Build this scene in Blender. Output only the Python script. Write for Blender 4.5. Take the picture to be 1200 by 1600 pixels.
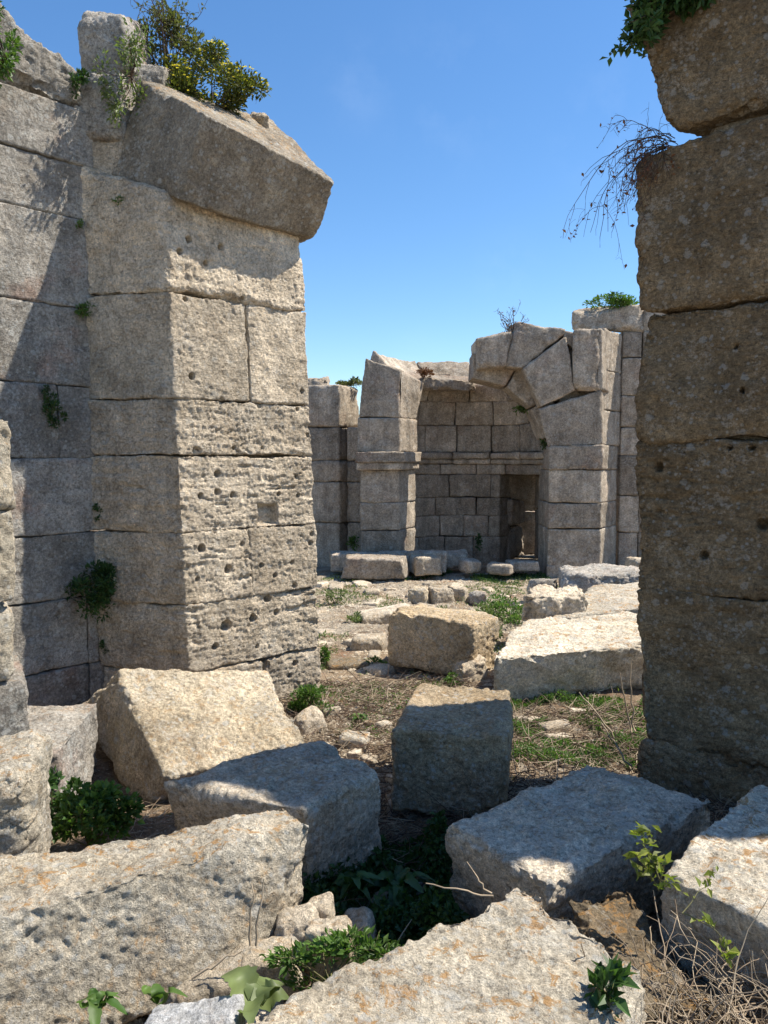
import bpy, math, random
import numpy as np
from mathutils import Vector
sc = bpy.context.scene
C = sc.collection
for o in list(bpy.data.objects): bpy.data.objects.remove(o)
# ------------------------------------------------------------------ camera, sky, sun, exposure
EYE = np.array([0.0, 0.0, 1.7]); PITCH = math.radians(4.0)
cam = bpy.data.cameras.new('camera'); cam.sensor_fit = 'HORIZONTAL'; cam.sensor_width = 36; cam.lens = 36
cam.clip_start = 0.05; cam.clip_end = 6000
co = bpy.data.objects.new('camera', cam); C.objects.link(co)
co.location = EYE; co.rotation_euler = (math.pi/2 - PITCH, 0, 0); sc.camera = co
SUN_EL = 57.0; SUN_AZ = 9.5           # azimuth: degrees from +X towards +Y
w = bpy.data.worlds.new('World'); sc.world = w; w.use_nodes = True
nt = w.node_tree; nt.nodes.clear()
sky = nt.nodes.new('ShaderNodeTexSky'); sky.sky_type = 'NISHITA'; sky.sun_disc = False
sky.sun_elevation = math.radians(SUN_EL); sky.sun_rotation = math.radians(90 - SUN_AZ)
sky.altitude = 0; sky.air_density = 1.0; sky.dust_density = 0.15; sky.ozone_density = 4.0
bg = nt.nodes.new('ShaderNodeBackground'); bg.inputs[1].default_value = 0.12
wo = nt.nodes.new('ShaderNodeOutputWorld')
# a few faint wisps of cloud, fixed in the sky
geo = nt.nodes.new('ShaderNodeTexCoord')
def wn(t): return nt.nodes.new(t)
def wisp(dirv, size):
    d = wn('ShaderNodeVectorMath'); d.operation = 'DISTANCE'; nt.links.new(geo.outputs['Generated'], d.inputs[0])
    v = Vector(dirv).normalized(); d.inputs[1].default_value = v
    m = wn('ShaderNodeMapRange'); m.interpolation_type = 'SMOOTHSTEP'
    m.inputs[1].default_value = 0; m.inputs[2].default_value = size; m.inputs[3].default_value = 1; m.inputs[4].default_value = 0
    nt.links.new(d.outputs['Value'], m.inputs[0]); return m.outputs[0]
n1 = wn('ShaderNodeTexNoise'); n1.inputs['Scale'].default_value = 14; n1.inputs['Detail'].default_value = 7; n1.inputs['Roughness'].default_value = .62
nt.links.new(geo.outputs['Generated'], n1.inputs['Vector'])
mr = wn('ShaderNodeMapRange'); mr.inputs[1].default_value = .46; mr.inputs[2].default_value = .72; nt.links.new(n1.outputs[0], mr.inputs[0])
acc = None
for px, py, s in ((950, 190, .10), (655, 560, .05), (790, 420, .06), (560, 130, .07), (700, 150, .12)):
    u = (px-600)/1200; v = (800-py)/1200
    dv = (u, math.cos(PITCH)+v*math.sin(PITCH), -math.sin(PITCH)+v*math.cos(PITCH))
    o_ = wisp(dv, s)
    if acc is None: acc = o_
    else:
        a = wn('ShaderNodeMath'); a.operation = 'MAXIMUM'; nt.links.new(acc, a.inputs[0]); nt.links.new(o_, a.inputs[1]); acc = a.outputs[0]
mm = wn('ShaderNodeMath'); mm.operation = 'MULTIPLY'; nt.links.new(acc, mm.inputs[0]); nt.links.new(mr.outputs[0], mm.inputs[1])
m2 = wn('ShaderNodeMath'); m2.operation = 'MULTIPLY'; nt.links.new(mm.outputs[0], m2.inputs[0]); m2.inputs[1].default_value = .03
hs = wn('ShaderNodeHueSaturation'); hs.inputs['Saturation'].default_value = 1.17; nt.links.new(sky.outputs[0], hs.inputs['Color'])
mx = wn('ShaderNodeMixRGB'); nt.links.new(m2.outputs[0], mx.inputs[0]); nt.links.new(hs.outputs[0], mx.inputs[1]); mx.inputs[2].default_value = (9, 9.5, 10, 1)
nt.links.new(mx.outputs[0], bg.inputs[0]); nt.links.new(bg.outputs[0], wo.inputs[0])
sl = bpy.data.lights.new('sun', 'SUN'); sl.energy = 5.0; sl.angle = math.radians(0.53); sl.color = (1.0, .935, .82)
so = bpy.data.objects.new('sun', sl); C.objects.link(so)
ce = math.cos(math.radians(SUN_EL))
SD = Vector((ce*math.cos(math.radians(SUN_AZ)), ce*math.sin(math.radians(SUN_AZ)), math.sin(math.radians(SUN_EL))))
so.rotation_euler = SD.to_track_quat('Z', 'Y').to_euler(); so.location = SD*50
sc.view_settings.view_transform = 'Standard'; sc.view_settings.look = 'None'
sc.view_settings.exposure = 0.7; sc.view_settings.gamma = 1

# ------------------------------------------------------------------ geometry of the view, as measured on the photograph
def ray(px, py):
    u = (px-600)/1200; v = (800-py)/1200
    return np.array([u, math.cos(PITCH)+v*math.sin(PITCH), -math.sin(PITCH)+v*math.cos(PITCH)])
def W(px, py, y):
    r = ray(px, py); return EYE + r*(y/r[1])
def G(px, py, z=0.0):
    r = ray(px, py); return EYE + r*((z-EYE[2])/r[2])
def onplane(px, py, p, n):
    r = ray(px, py); return EYE + r*(np.dot(np.array(p)-EYE, n)/np.dot(r, n))

# ------------------------------------------------------------------ numpy noise
def _h(ix, iy, iz, seed):
    n = (ix*374761393 + iy*668265263 + iz*2147483647 + seed*1274126177) & 0xffffffff
    n = ((n ^ (n >> 13))*1274126177) & 0xffffffff
    n = ((n ^ (n >> 16))*2246822519) & 0xffffffff
    return ((n ^ (n >> 15)) & 0xffffff)/float(0xffffff)
_RT = np.array([[.36, .48, -.8], [-.8, .6, 0], [.48, .64, .6]]) @ np.array([[.82, -.57, 0], [.57, .82, 0], [0, 0, 1]])
def vnoise(p, seed=0):
    p = p @ _RT
    i = np.floor(p).astype(np.int64); f = p-i; f = f*f*f*(f*(f*6-15)+10)
    x, y, z = i[:, 0], i[:, 1], i[:, 2]; fx, fy, fz = f[:, 0], f[:, 1], f[:, 2]
    def L(a, b, t): return a+(b-a)*t
    a = L(L(_h(x, y, z, seed), _h(x+1, y, z, seed), fx), L(_h(x, y+1, z, seed), _h(x+1, y+1, z, seed), fx), fy)
    b = L(L(_h(x, y, z+1, seed), _h(x+1, y, z+1, seed), fx), L(_h(x, y+1, z+1, seed), _h(x+1, y+1, z+1, seed), fx), fy)
    return L(a, b, fz)*2-1
def fbm(p, o=4, seed=0, g=.5):
    r = 0; a = 1; t = 0
    for k in range(o):
        r = r + a*vnoise(p, seed+k*17); t += a; a *= g; p = p*2.03+11.7
    return r/t
def sstep(a, b, x):
    t = np.clip((x-a)/(b-a), 0, 1); return t*t*(3-2*t)

# ------------------------------------------------------------------ materials
def mat_new(name):
    m = bpy.data.materials.new(name); m.use_nodes = True; return m, m.node_tree, m.node_tree.nodes['Principled BSDF']
class NB:
    def __init__(s, t): s.t = t
    def n(s, ty, **k):
        x = s.t.nodes.new(ty)
        for a, b in k.items(): setattr(x, a, b)
        return x
    def l(s, a, b): s.t.links.new(a, b)
    def noise(s, vec, scale, detail=4, rough=.6, dist=0):
        x = s.n('ShaderNodeTexNoise'); x.inputs['Scale'].default_value = scale; x.inputs['Detail'].default_value = detail
        x.inputs['Roughness'].default_value = rough; x.inputs['Distortion'].default_value = dist; s.l(vec, x.inputs['Vector']); return x.outputs[0]
    def vor(s, vec, scale, feature='F1'):
        x = s.n('ShaderNodeTexVoronoi', feature=feature); x.inputs['Scale'].default_value = scale; s.l(vec, x.inputs['Vector']); return x
    def mr(s, v, a, b, c=0., d=1.):
        x = s.n('ShaderNodeMapRange'); 
        for k, q in zip((1, 2, 3, 4), (a, b, c, d)): x.inputs[k].default_value = q
        s.l(v, x.inputs[0]); return x.outputs[0]
    def math(s, op, a, b=None):
        x = s.n('ShaderNodeMath', operation=op)
        for k, q in ((0, a), (1, b)):
            if q is None: continue
            if isinstance(q, (int, float)): x.inputs[k].default_value = q
            else: s.l(q, x.inputs[k])
        return x.outputs[0]
    def mix(s, f, a, b, bt='MIX'):
        x = s.n('ShaderNodeMixRGB', blend_type=bt)
        for k, q in ((0, f), (1, a), (2, b)):
            if isinstance(q, (int, float)): x.inputs[k].default_value = q
            elif isinstance(q, tuple): x.inputs[k].default_value = (*q, 1)
            else: s.l(q, x.inputs[k])
        return x.outputs[0]
    def scale(s, vec, v):
        x = s.n('ShaderNodeVectorMath', operation='MULTIPLY'); s.l(vec, x.inputs[0]); x.inputs[1].default_value = v; return x.outputs[0]

def stone(name, ca, cb, stain=(.30, .21, .12), stain_amt=.5, lichen=.5, orange=.5, speck=.5, pit=1., strata=0., bump=1., var=.2, s=1.0, pink=0., streak=0.):
    """weathered limestone: two body tones, brown staining, pale round lichen, orange lichen, black specks, pitted bump"""
    m, t, b = mat_new(name); N = NB(t)
    g = N.n('ShaderNodeNewGeometry'); oi = N.n('ShaderNodeObjectInfo')
    off = N.n('ShaderNodeVectorMath', operation='MULTIPLY_ADD'); cmb = N.n('ShaderNodeCombineXYZ')
    for k in range(3): N.l(oi.outputs['Random'], cmb.inputs[k])
    N.l(cmb.outputs[0], off.inputs[0]); off.inputs[1].default_value = (37, 53, 71); N.l(g.outputs['Position'], off.inputs[2])
    P = off.outputs[0]
    if s != 1.0: P = N.scale(P, (s, s, s))
    big = N.noise(P, 1.6, 5, .65, .4); mid = N.noise(P, 9, 6, .72, .3); fine = N.noise(P, 55, 6, .78); vfine = N.noise(P, 190, 3, .7)
    col = N.mix(N.mr(big, .33, .67), ca, cb)
    rnd = N.mr(oi.outputs['Random'], 0, 1, 1-var, 1+var)
    col = N.mix(1.0, col, rnd, 'MULTIPLY')
    col = N.mix(N.math('MULTIPLY', N.mr(N.noise(P, 3.1, 6, .7, 1.0), .47, .72), stain_amt), col, stain)
    if pink: col = N.mix(N.math('MULTIPLY', N.mr(N.noise(P, 2.3, 4, .6), .55, .68), pink), col, (.42, .24, .17))
    if streak:
        col = N.mix(1.0, col, N.mr(N.noise(N.scale(P, (7, 7, .8)), 1.0, 6, .7, .6), .36, .62, 1.1, 1-.5*streak), 'MULTIPLY')
    col = N.mix(1.0, col, N.mr(N.noise(P, .9, 7, .75, 1.2), .38, .62, .78, 1.12), 'MULTIPLY')
    # mottling
    col = N.mix(1.0, col, N.mr(mid, .3, .7, .66, 1.3), 'MULTIPLY')
    col = N.mix(1.0, col, N.mr(fine, .35, .65, .56, 1.36), 'MULTIPLY')
    col = N.mix(1.0, col, N.mr(vfine, .35, .65, .72, 1.24), 'MULTIPLY')
    # orange lichen, mostly on upward faces
    sep = N.n('ShaderNodeSeparateXYZ'); N.l(g.outputs['Normal'], sep.inputs[0])
    up = N.mr(sep.outputs[2], .2, .85, .12, 1)
    of = N.math('MULTIPLY', N.math('MULTIPLY', N.mr(N.noise(P, 15, 8, .8, .8), .54, .58), up), orange)
    col = N.mix(of, col, (.44, .235, .075))
    # pale round lichen
    v = N.vor(P, 13); dd = N.math('ADD', v.outputs['Distance'], N.mr(N.noise(P, 60, 3, .6), .3, .7, -.1, .1))
    vs = N.n('ShaderNodeSeparateColor'); N.l(v.outputs['Color'], vs.inputs[0])
    disc = N.math('MULTIPLY', N.mr(dd, .20, .27, 1, 0), N.mr(vs.outputs[0], .62, .64, 0, 1))
    v2 = N.vor(P, 34); d2 = N.math('ADD', v2.outputs['Distance'], N.mr(fine, .3, .7, -.15, .15))
    vs2 = N.n('ShaderNodeSeparateColor'); N.l(v2.outputs['Color'], vs2.inputs[0])
    disc2 = N.math('MULTIPLY', N.mr(d2, .22, .34, 1, 0), N.mr(vs2.outputs[1], .6, .63, 0, 1))
    patch = N.mr(N.noise(P, 5.5, 8, .78), .54, .58)
    lf = N.math('MULTIPLY', N.math('MAXIMUM', N.math('MAXIMUM', disc, disc2), N.math('MULTIPLY', patch, N.mr(fine, .45, .6))), lichen)
    col = N.mix(lf, col, (.50, .49, .45))
    # black specks (algae in the pores)
    sp = N.math('MULTIPLY', N.mr(N.noise(P, 85, 5, .75), .54, .62), N.mr(N.noise(P, 6, 4, .6), .36, .6, .25, 1))
    col = N.mix(N.math('MULTIPLY', sp, speck*.7), col, (.045, .04, .034))
    # pores
    PA = N.scale(P, (1, 1, 2.6)) if strata else P
    pn = N.noise(PA, 34, 5, .7, .2)
    pores = N.mr(pn, .30, .43, 1, 0)
    col = N.mix(N.math('MULTIPLY', pores, .55*pit), col, (.07, .055, .04))
    N.l(col, b.inputs['Base Color']); b.inputs['Roughness'].default_value = .93
    b.inputs['Specular IOR Level'].default_value = .2
    h = N.math('MULTIPLY', mid, .012)
    h = N.math('ADD', h, N.math('MULTIPLY', fine, .017))
    h = N.math('ADD', h, N.math('MULTIPLY', vfine, .0055))
    h = N.math('SUBTRACT', h, N.math('MULTIPLY', pores, .006*pit))
    if strata:
        lay = N.noise(N.scale(P, (1, 1, 6)), 12, 5, .7, .3)
        h = N.math('ADD', h, N.math('MULTIPLY', lay, .02*strata))
    bp = N.n('ShaderNodeBump'); bp.inputs['Strength'].default_value = 1.0; bp.inputs['Distance'].default_value = bump
    N.l(h, bp.inputs['Height']); N.l(bp.outputs[0], b.inputs['Normal'])
    return m

M_pier  = stone('pier_limestone', (.76, .64, .485), (.62, .505, .365), stain_amt=.4, lichen=.35, orange=.35, speck=.5, pit=1., strata=.6, streak=.3)
M_wall  = stone('wall_limestone', (.50, .46, .405), (.40, .365, .31), stain_amt=.3, lichen=.7, orange=.25, speck=.6, pit=.8, strata=.2, pink=.5, streak=.4)
M_spring = stone('springer_limestone', (.48, .415, .32), (.36, .30, .225), stain_amt=.4, lichen=.6, orange=.8, speck=.6, pit=.6, streak=.4)
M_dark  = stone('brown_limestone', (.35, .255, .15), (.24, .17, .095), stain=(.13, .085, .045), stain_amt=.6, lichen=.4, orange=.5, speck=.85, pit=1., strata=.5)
M_far   = stone('apse_limestone', (.54, .455, .355), (.42, .345, .265), stain=(.2, .145, .09), stain_amt=.5, lichen=.35, orange=.2, speck=.35, pit=.5, s=.7, bump=.8, pink=.25, streak=.6, var=.2)
M_block = stone('fallen_limestone', (.74, .66, .53), (.62, .54, .41), stain=(.38, .26, .13), stain_amt=.4, lichen=.6, orange=.8, speck=.5, pit=.9)
M_blk2  = stone('grey_limestone', (.74, .64, .50), (.62, .52, .39), stain_amt=.3, lichen=.6, orange=.3, speck=.6, pit=1.)
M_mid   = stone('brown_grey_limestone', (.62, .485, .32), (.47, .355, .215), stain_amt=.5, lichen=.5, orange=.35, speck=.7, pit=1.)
M_buff  = stone('buff_limestone', (.62, .52, .38), (.50, .41, .28), stain_amt=.4, lichen=.6, orange=.45, speck=.5, pit=.8)
M_rub   = stone('rubble_limestone', (.70, .60, .46), (.58, .48, .35), stain_amt=.4, lichen=.4, orange=.4, speck=.3, pit=.7, var=.25)
M_rust  = stone('rusty_weathered_stone', (.31, .25, .165), (.22, .17, .11), stain=(.32, .18, .07), stain_amt=.4, lichen=.3, orange=.6, speck=.6, pit=1., strata=.8)
M_marb  = stone('pale_marble', (.54, .53, .51), (.42, .425, .425), stain_amt=.1, lichen=.1, orange=.1, speck=.2, pit=.2, strata=.5, bump=.5)

def m_ground():
    m, t, b = mat_new('dry_earth'); N = NB(t); g = N.n('ShaderNodeNewGeometry'); P = g.outputs['Position']
    col = N.mix(N.mr(N.noise(P, 1.1, 5, .7, .4), .36, .64), (.17, .115, .075), (.30, .225, .15))
    col = N.mix(N.mr(N.noise(P, 2.4, 5, .7), .56, .66), col, (.34, .20, .12))
    sp = N.n('ShaderNodeSeparateXYZ'); N.l(P, sp.inputs[0])
    col = N.mix(N.mr(sp.outputs[1], 1.3, .3, 0, .85), col, (.46, .39, .29))  # paler ground near and behind the camera, added to bounce warm light
    path = N.math('MULTIPLY', N.mr(sp.outputs[1], 5.5, 8, 0, 1), N.mr(N.noise(P, 1.7, 5, .7), .42, .58))
    col = N.mix(path, col, (.40, .34, .26))
    col = N.mix(1., col, N.mr(N.noise(P, 30, 6, .75), .3, .7, .45, 1.5), 'MULTIPLY')
    col = N.mix(1., col, N.mr(N.noise(P, 150, 4, .7), .3, .7, .6, 1.35), 'MULTIPLY')
    col = N.mix(N.mr(N.noise(P, 12, 5, .7), .6, .72), col, (.10, .13, .04))
    v = N.vor(P, 42); col = N.mix(N.mr(v.outputs['Distance'], .16, .24, .7, 0), col, (.46, .41, .33))
    N.l(col, b.inputs['Base Color']); b.inputs['Roughness'].default_value = 1; b.inputs['Specular IOR Level'].default_value = .1
    h = N.math('ADD', N.math('MULTIPLY', N.noise(P, 25, 6, .75), .03), N.math('MULTIPLY', N.noise(P, 110, 4, .7), .008))
    bp = N.n('ShaderNodeBump'); bp.inputs['Distance'].default_value = 1; N.l(h, bp.inputs['Height']); N.l(bp.outputs[0], b.inputs['Normal'])
    return m
M_ground = m_ground()
def m_leaf(name, c1, c2, trans=.35, rough=.5):
    m, t, b = mat_new(name); N = NB(t); g = N.n('ShaderNodeNewGeometry')
    col = N.mix(g.outputs['Random Per Island'], c1, c2)
    col = N.mix(1., col, N.mr(N.noise(g.outputs['Position'], 7, 3), .3, .7, .65, 1.3), 'MULTIPLY')
    N.l(col, b.inputs['Base Color']); b.inputs['Roughness'].default_value = rough; b.inputs['Specular IOR Level'].default_value = .35
    tr = N.n('ShaderNodeBsdfTranslucent'); N.l(N.mix(1., col, (1.5, 1.7, .7), 'MULTIPLY'), tr.inputs[0])
    mx = N.n('ShaderNodeMixShader'); mx.inputs[0].default_value = trans; N.l(b.outputs[0], mx.inputs[1]); N.l(tr.outputs[0], mx.inputs[2])
    N.l(mx.outputs[0], t.nodes['Material Output'].inputs[0]); return m
L_dark = m_leaf('dark_leaf', (.025, .06, .015), (.06, .12, .03), .25)
L_mid  = m_leaf('green_leaf', (.05, .11, .02), (.12, .20, .045), .35)
L_yel  = m_leaf('yellow_green_leaf', (.13, .17, .03), (.26, .28, .06), .4)
L_olv2 = m_leaf('bush_leaf', (.045, .06, .014), (.12, .13, .03), .35)
L_olive = m_leaf('olive_leaf', (.07, .085, .03), (.15, .15, .06), .3)
L_pale = m_leaf('grey_green_leaf', (.10, .14, .045), (.17, .21, .08), .3)
L_flow = m_leaf('yellow_petal', (.62, .48, .06), (.75, .65, .16), .3)
L_rust = m_leaf('russet_leaf', (.12, .045, .025), (.20, .09, .04), .2)
L_dry  = m_leaf('dry_stalk', (.24, .17, .11), (.42, .34, .24), .05, .9)
L_twig = m_leaf('dark_twig', (.055, .035, .025), (.12, .075, .05), .0, .9)
L_stem = m_leaf('green_stem', (.10, .09, .04), (.16, .15, .06), .0, .8)

# ------------------------------------------------------------------ object helpers
def thing(name, label, cat, loc, group=None):
    o = bpy.data.objects.new(name, None); C.objects.link(o); o.location = tuple(loc); o.empty_display_size = .1
    o['label'] = label; o['category'] = cat
    if group: o['group'] = group
    return o
def tag(o, label, cat, group=None, kind=None):
    if label: o['label'] = label
    if cat: o['category'] = cat
    if group: o['group'] = group
    if kind: o['kind'] = kind
    return o
def mkobj(name, verts, faces_flat, fsize, mat, parent=None, smooth=True, origin=None):
    """verts in world space; faces all of one size"""
    verts = np.asarray(verts, float); ff = np.asarray(faces_flat, np.int32).ravel()
    if origin is None:
        mn, mxx = verts.min(0), verts.max(0); origin = np.array([(mn[0]+mxx[0])/2, (mn[1]+mxx[1])/2, mn[2]])
    me = bpy.data.meshes.new(name)
    me.vertices.add(len(verts)); me.vertices.foreach_set('co', (verts-origin).astype(np.float32).ravel())
    nf = len(ff)//fsize
    me.loops.add(len(ff)); me.loops.foreach_set('vertex_index', ff)
    me.polygons.add(nf); me.polygons.foreach_set('loop_start', np.arange(0, len(ff), fsize, dtype=np.int32))
    me.polygons.foreach_set('loop_total', np.full(nf, fsize, np.int32))
    me.polygons.foreach_set('use_smooth', np.full(nf, smooth))
    me.update(calc_edges=True); me.validate()
    me.materials.append(mat)
    o = bpy.data.objects.new(name, me); C.objects.link(o)
    if parent: o.parent = parent; o.location = tuple(origin - np.array(parent.location))
    else: o.location = tuple(origin)
    return o

SEED = [100]
def prism(q, z0, z1):
    """q: 4 xy corners; z0,z1 scalars or 4-lists"""
    a = z0 if hasattr(z0, '__len__') else [z0]*4; b = z1 if hasattr(z1, '__len__') else [z1]*4
    return [np.array([q[i][0], q[i][1], a[i]]) for i in range(4)]+[np.array([q[i][0], q[i][1], b[i]]) for i in range(4)]
def block(name, c, mat, parent=None, res=.012, r=.018, low=.012, mid=.005, pit=.008, strata=0., chip=1., holes=(), boxes=(), mapfn=None, dims=None, brk=5., lowf=2.2, pitf=22, seed=None, origin=None):
    """a stone: subdivided hexahedron, its arrises worn and chipped, its faces displaced by noise, pits and layering"""
    if seed is None: SEED[0] += 7; seed = SEED[0]
    if mapfn is None:
        c = [np.asarray(x, float) for x in c]
        dims = [np.mean([np.linalg.norm(c[b]-c[a]) for a, b in pr]) for pr in (((0, 1), (3, 2), (4, 5), (7, 6)), ((0, 3), (1, 2), (4, 7), (5, 6)), ((0, 4), (1, 5), (2, 6), (3, 7)))]
        def mapfn(u, v, w_):
            u = u[:, None]; v = v[:, None]; w_ = w_[:, None]
            lo = (c[0]*(1-u)+c[1]*u)*(1-v)+(c[3]*(1-u)+c[2]*u)*v
            hi = (c[4]*(1-u)+c[5]*u)*(1-v)+(c[7]*(1-u)+c[6]*u)*v
            return lo*(1-w_)+hi*w_
    D = np.array(dims); n = np.maximum(3, np.ceil(D/res).astype(int)); nx, ny, nz = n
    st = (nx+1, ny+1, nz+1)
    def lin(i, j, k): return (i*st[1]+j)*st[2]+k
    Q = []
    for ax in range(3):
        a, b = [q for q in range(3) if q != ax]
        I, J = np.meshgrid(np.arange(n[a]), np.arange(n[b]), indexing='ij'); I = I.ravel(); J = J.ravel()
        for side in (0, n[ax]):
            def mk(i, j):
                v = [None]*3; v[ax] = np.full_like(i, side); v[a] = i; v[b] = j; return lin(*v)
            q = np.stack([mk(I, J), mk(I+1, J), mk(I+1, J+1), mk(I, J+1)], 1)
            flip = (side == 0) != (ax == 1)
            if flip: q = q[:, ::-1]
            Q.append(q)
    Q = np.concatenate(Q); uniq, inv = np.unique(Q.ravel(), return_inverse=True); F = inv.reshape(-1, 4)
    k = uniq % st[2]; j = (uniq//st[2]) % st[1]; i = uniq//(st[1]*st[2])
    uv = np.stack([i/nx, j/ny, k/nz], 1)
    h = D/2; p = (uv-.5)*D
    so_ = np.array([seed*1.37, seed*.71, seed*2.13])
    rw = mapfn(uv[:, 0], uv[:, 1], uv[:, 2])
    rr = r*(1+chip*1.6*np.clip(fbm(rw*5+so_, 3, seed), -.45, 1.2)) + r*chip*brk*np.clip(fbm(rw*3.3+so_+9, 3, seed+5)-(.28 if brk < 6 else .2), 0, 1) + r*chip*1.1*np.abs(fbm(rw*17+so_, 2, seed+6))
    rr = np.clip(rr, .002, .45*D.min())[:, None]
    q = np.clip(p, -(h-rr), (h-rr)); d = p-q; ln = np.linalg.norm(d, axis=1, keepdims=True); ln[ln < 1e-9] = 1
    p2 = q + rr*d/ln
    t = p2/D+.5
    V = mapfn(t[:, 0], t[:, 1], t[:, 2])
    def normals(V):
        A = V[F[:, 2]]-V[F[:, 0]]; B = V[F[:, 3]]-V[F[:, 1]]; nn = np.cross(A, B)
        out = np.stack([sum(np.bincount(F[:, m_], nn[:, a_], len(V)) for m_ in range(4)) for a_ in range(3)], 1)
        l = np.linalg.norm(out, axis=1, keepdims=True); l[l < 1e-12] = 1; return out/l
    vol = np.sum(np.cross(V[F[:, 0]], V[F[:, 1]])*V[F[:, 2]])
    ctr = V.mean(0); Vc = V-ctr; vol = np.sum(np.einsum('ij,ij->i', np.cross(Vc[F[:, 0]], Vc[F[:, 1]]), Vc[F[:, 2]]))
    if vol < 0: F = F[:, ::-1]
    nrm = normals(V)
    nz_ = V*1.0 + so_
    rg = 1-2*np.abs(vnoise(nz_*26, seed+11)); rg2 = 1-2*np.abs(vnoise(nz_*55, seed+12))
    disp = low*fbm(nz_*lowf, 3, seed)*1.6 + mid*.9*fbm(nz_*11, 3, seed+1, .6) + mid*.75*rg*fbm(nz_*7, 2, seed+13)*2 + mid*.35*rg2 + mid*.5*fbm(nz_*60, 2, seed+14)
    pn = fbm(nz_*np.array([1, 1, 1+strata*1.6])*pitf*1.7, 3, seed+2, .6)
    pm = sstep(-.35, .25, fbm(nz_*2.6, 3, seed+3))
    pv = sstep(-.25, .35, fbm(nz_*1.1, 2, seed+21)); disp -= pit*sstep(.20, .42, pn)*(.15+.85*pm)*(.3+.9*pv)
    disp -= pit*1.5*pv*sstep(.42, .58, fbm(nz_*np.array([1, 1, 1+strata])*pitf*.6, 2, seed+8))*pm
    if strata:
        ly = fbm(nz_*np.array([2.5, 2.5, 26]), 3, seed+4, .6); disp += .010*strata*ly
        disp -= .02*strata*sstep(.22, .5, fbm(nz_*np.array([4, 4, 24]), 3, seed+6))*sstep(-.05, .3, fbm(nz_*1.9, 2, seed+7))
    for (hx, hy, hz, hr, hd) in holes:
        dd = np.sqrt((V[:, 0]-hx)**2+(V[:, 1]-hy)**2+((V[:, 2]-hz)*1.0)**2)*(1+.25*fbm(nz_*30, 2, seed+9))
        disp -= hd*(1-sstep(hr*.55, hr*1.05, dd))
    for (cx, cy, cz, ax, ay, hl, hz2, hd) in boxes:
        s1 = np.abs((V[:, 0]-cx)*ax+(V[:, 1]-cy)*ay); s2 = np.abs(V[:, 2]-cz); s3 = np.abs(-(V[:, 0]-cx)*ay+(V[:, 1]-cy)*ax)
        disp -= hd*(1-sstep(hl*.85, hl*1.05, s1))*(1-sstep(hz2*.85, hz2*1.05, s2))*(s3 < .12)
    V = V + nrm*disp[:, None]
    return mkobj(name, V, F, 4, mat, parent, True, origin)

def tubes(paths, radii, sides=4):
    """paths: list of (n,3) arrays; returns verts, quads"""
    VV = []; FF = []; base = 0
    for p, r in zip(paths, radii):
        p = np.asarray(p, float); n = len(p)
        tg = np.gradient(p, axis=0); tg /= np.maximum(np.linalg.norm(tg, axis=1, keepdims=True), 1e-9)
        up = np.where(np.abs(tg[:, 2:3]) > .9, np.array([[1., 0, 0]]), np.array([[0, 0, 1.]]))
        a = np.cross(tg, up); a /= np.maximum(np.linalg.norm(a, axis=1, keepdims=True), 1e-9); b = np.cross(tg, a)
        rad = np.linspace(r[0], r[1], n)[:, None] if hasattr(r, '__len__') else np.full((n, 1), r)
        for s in range(sides):
            an = 2*math.pi*s/sides; VV.append(p + rad*(a*math.cos(an)+b*math.sin(an)))
        idx = base + np.arange(sides*n).reshape(sides, n)
        for s in range(sides):
            s2 = (s+1) % sides
            FF.append(np.stack([idx[s, :-1], idx[s2, :-1], idx[s2, 1:], idx[s, 1:]], 1))
        base += sides*n
    return np.concatenate(VV), np.concatenate(FF)
def leafmesh(P, D, N_, L, Wd, fold=.25):
    """one folded leaf per point: 6 verts, 4 tris -> as 2 quads (base,left,tip.. )"""
    P = np.asarray(P); n = len(P); D = D/np.maximum(np.linalg.norm(D, axis=1, keepdims=True), 1e-9)
    S = np.cross(D, N_); S /= np.maximum(np.linalg.norm(S, axis=1, keepdims=True), 1e-9); U = np.cross(S, D)
    L = np.reshape(L, (-1, 1))*np.ones((n, 1)); Wd = np.reshape(Wd, (-1, 1))*np.ones((n, 1))
    v0 = P; v1 = P+D*L*.5+S*Wd*.5+U*Wd*fold; v2 = P+D*L*.52-U*Wd*.05; v3 = P+D*L*.5-S*Wd*.5+U*Wd*fold; v4 = P+D*L-U*L*.12
    V = np.stack([v0, v1, v2, v3, v4], 1).reshape(-1, 3); b = (np.arange(n)*5)[:, None]
    F = np.concatenate([b+np.array([[0, 2, 1]]), b+np.array([[1, 2, 4]]), b+np.array([[0, 3, 2]]), b+np.array([[2, 3, 4]])])
    return V, F
def rnd_dirs(rs, n, up=0.):
    d = rs.normal(size=(n, 3)); d /= np.linalg.norm(d, axis=1, keepdims=True); d[:, 2] += up; return d/np.linalg.norm(d, axis=1, keepdims=True)
def walk(rs, p, d, L, n=8, wob=.35, grav=0.):
    pts = [np.array(p, float)]; d = np.array(d, float); d /= np.linalg.norm(d)
    for k in range(n):
        d = d + rs.normal(size=3)*wob/2; d[2] -= grav; d /= np.linalg.norm(d); pts.append(pts[-1]+d*L/n)
    return np.array(pts)
PS = [7]
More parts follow.
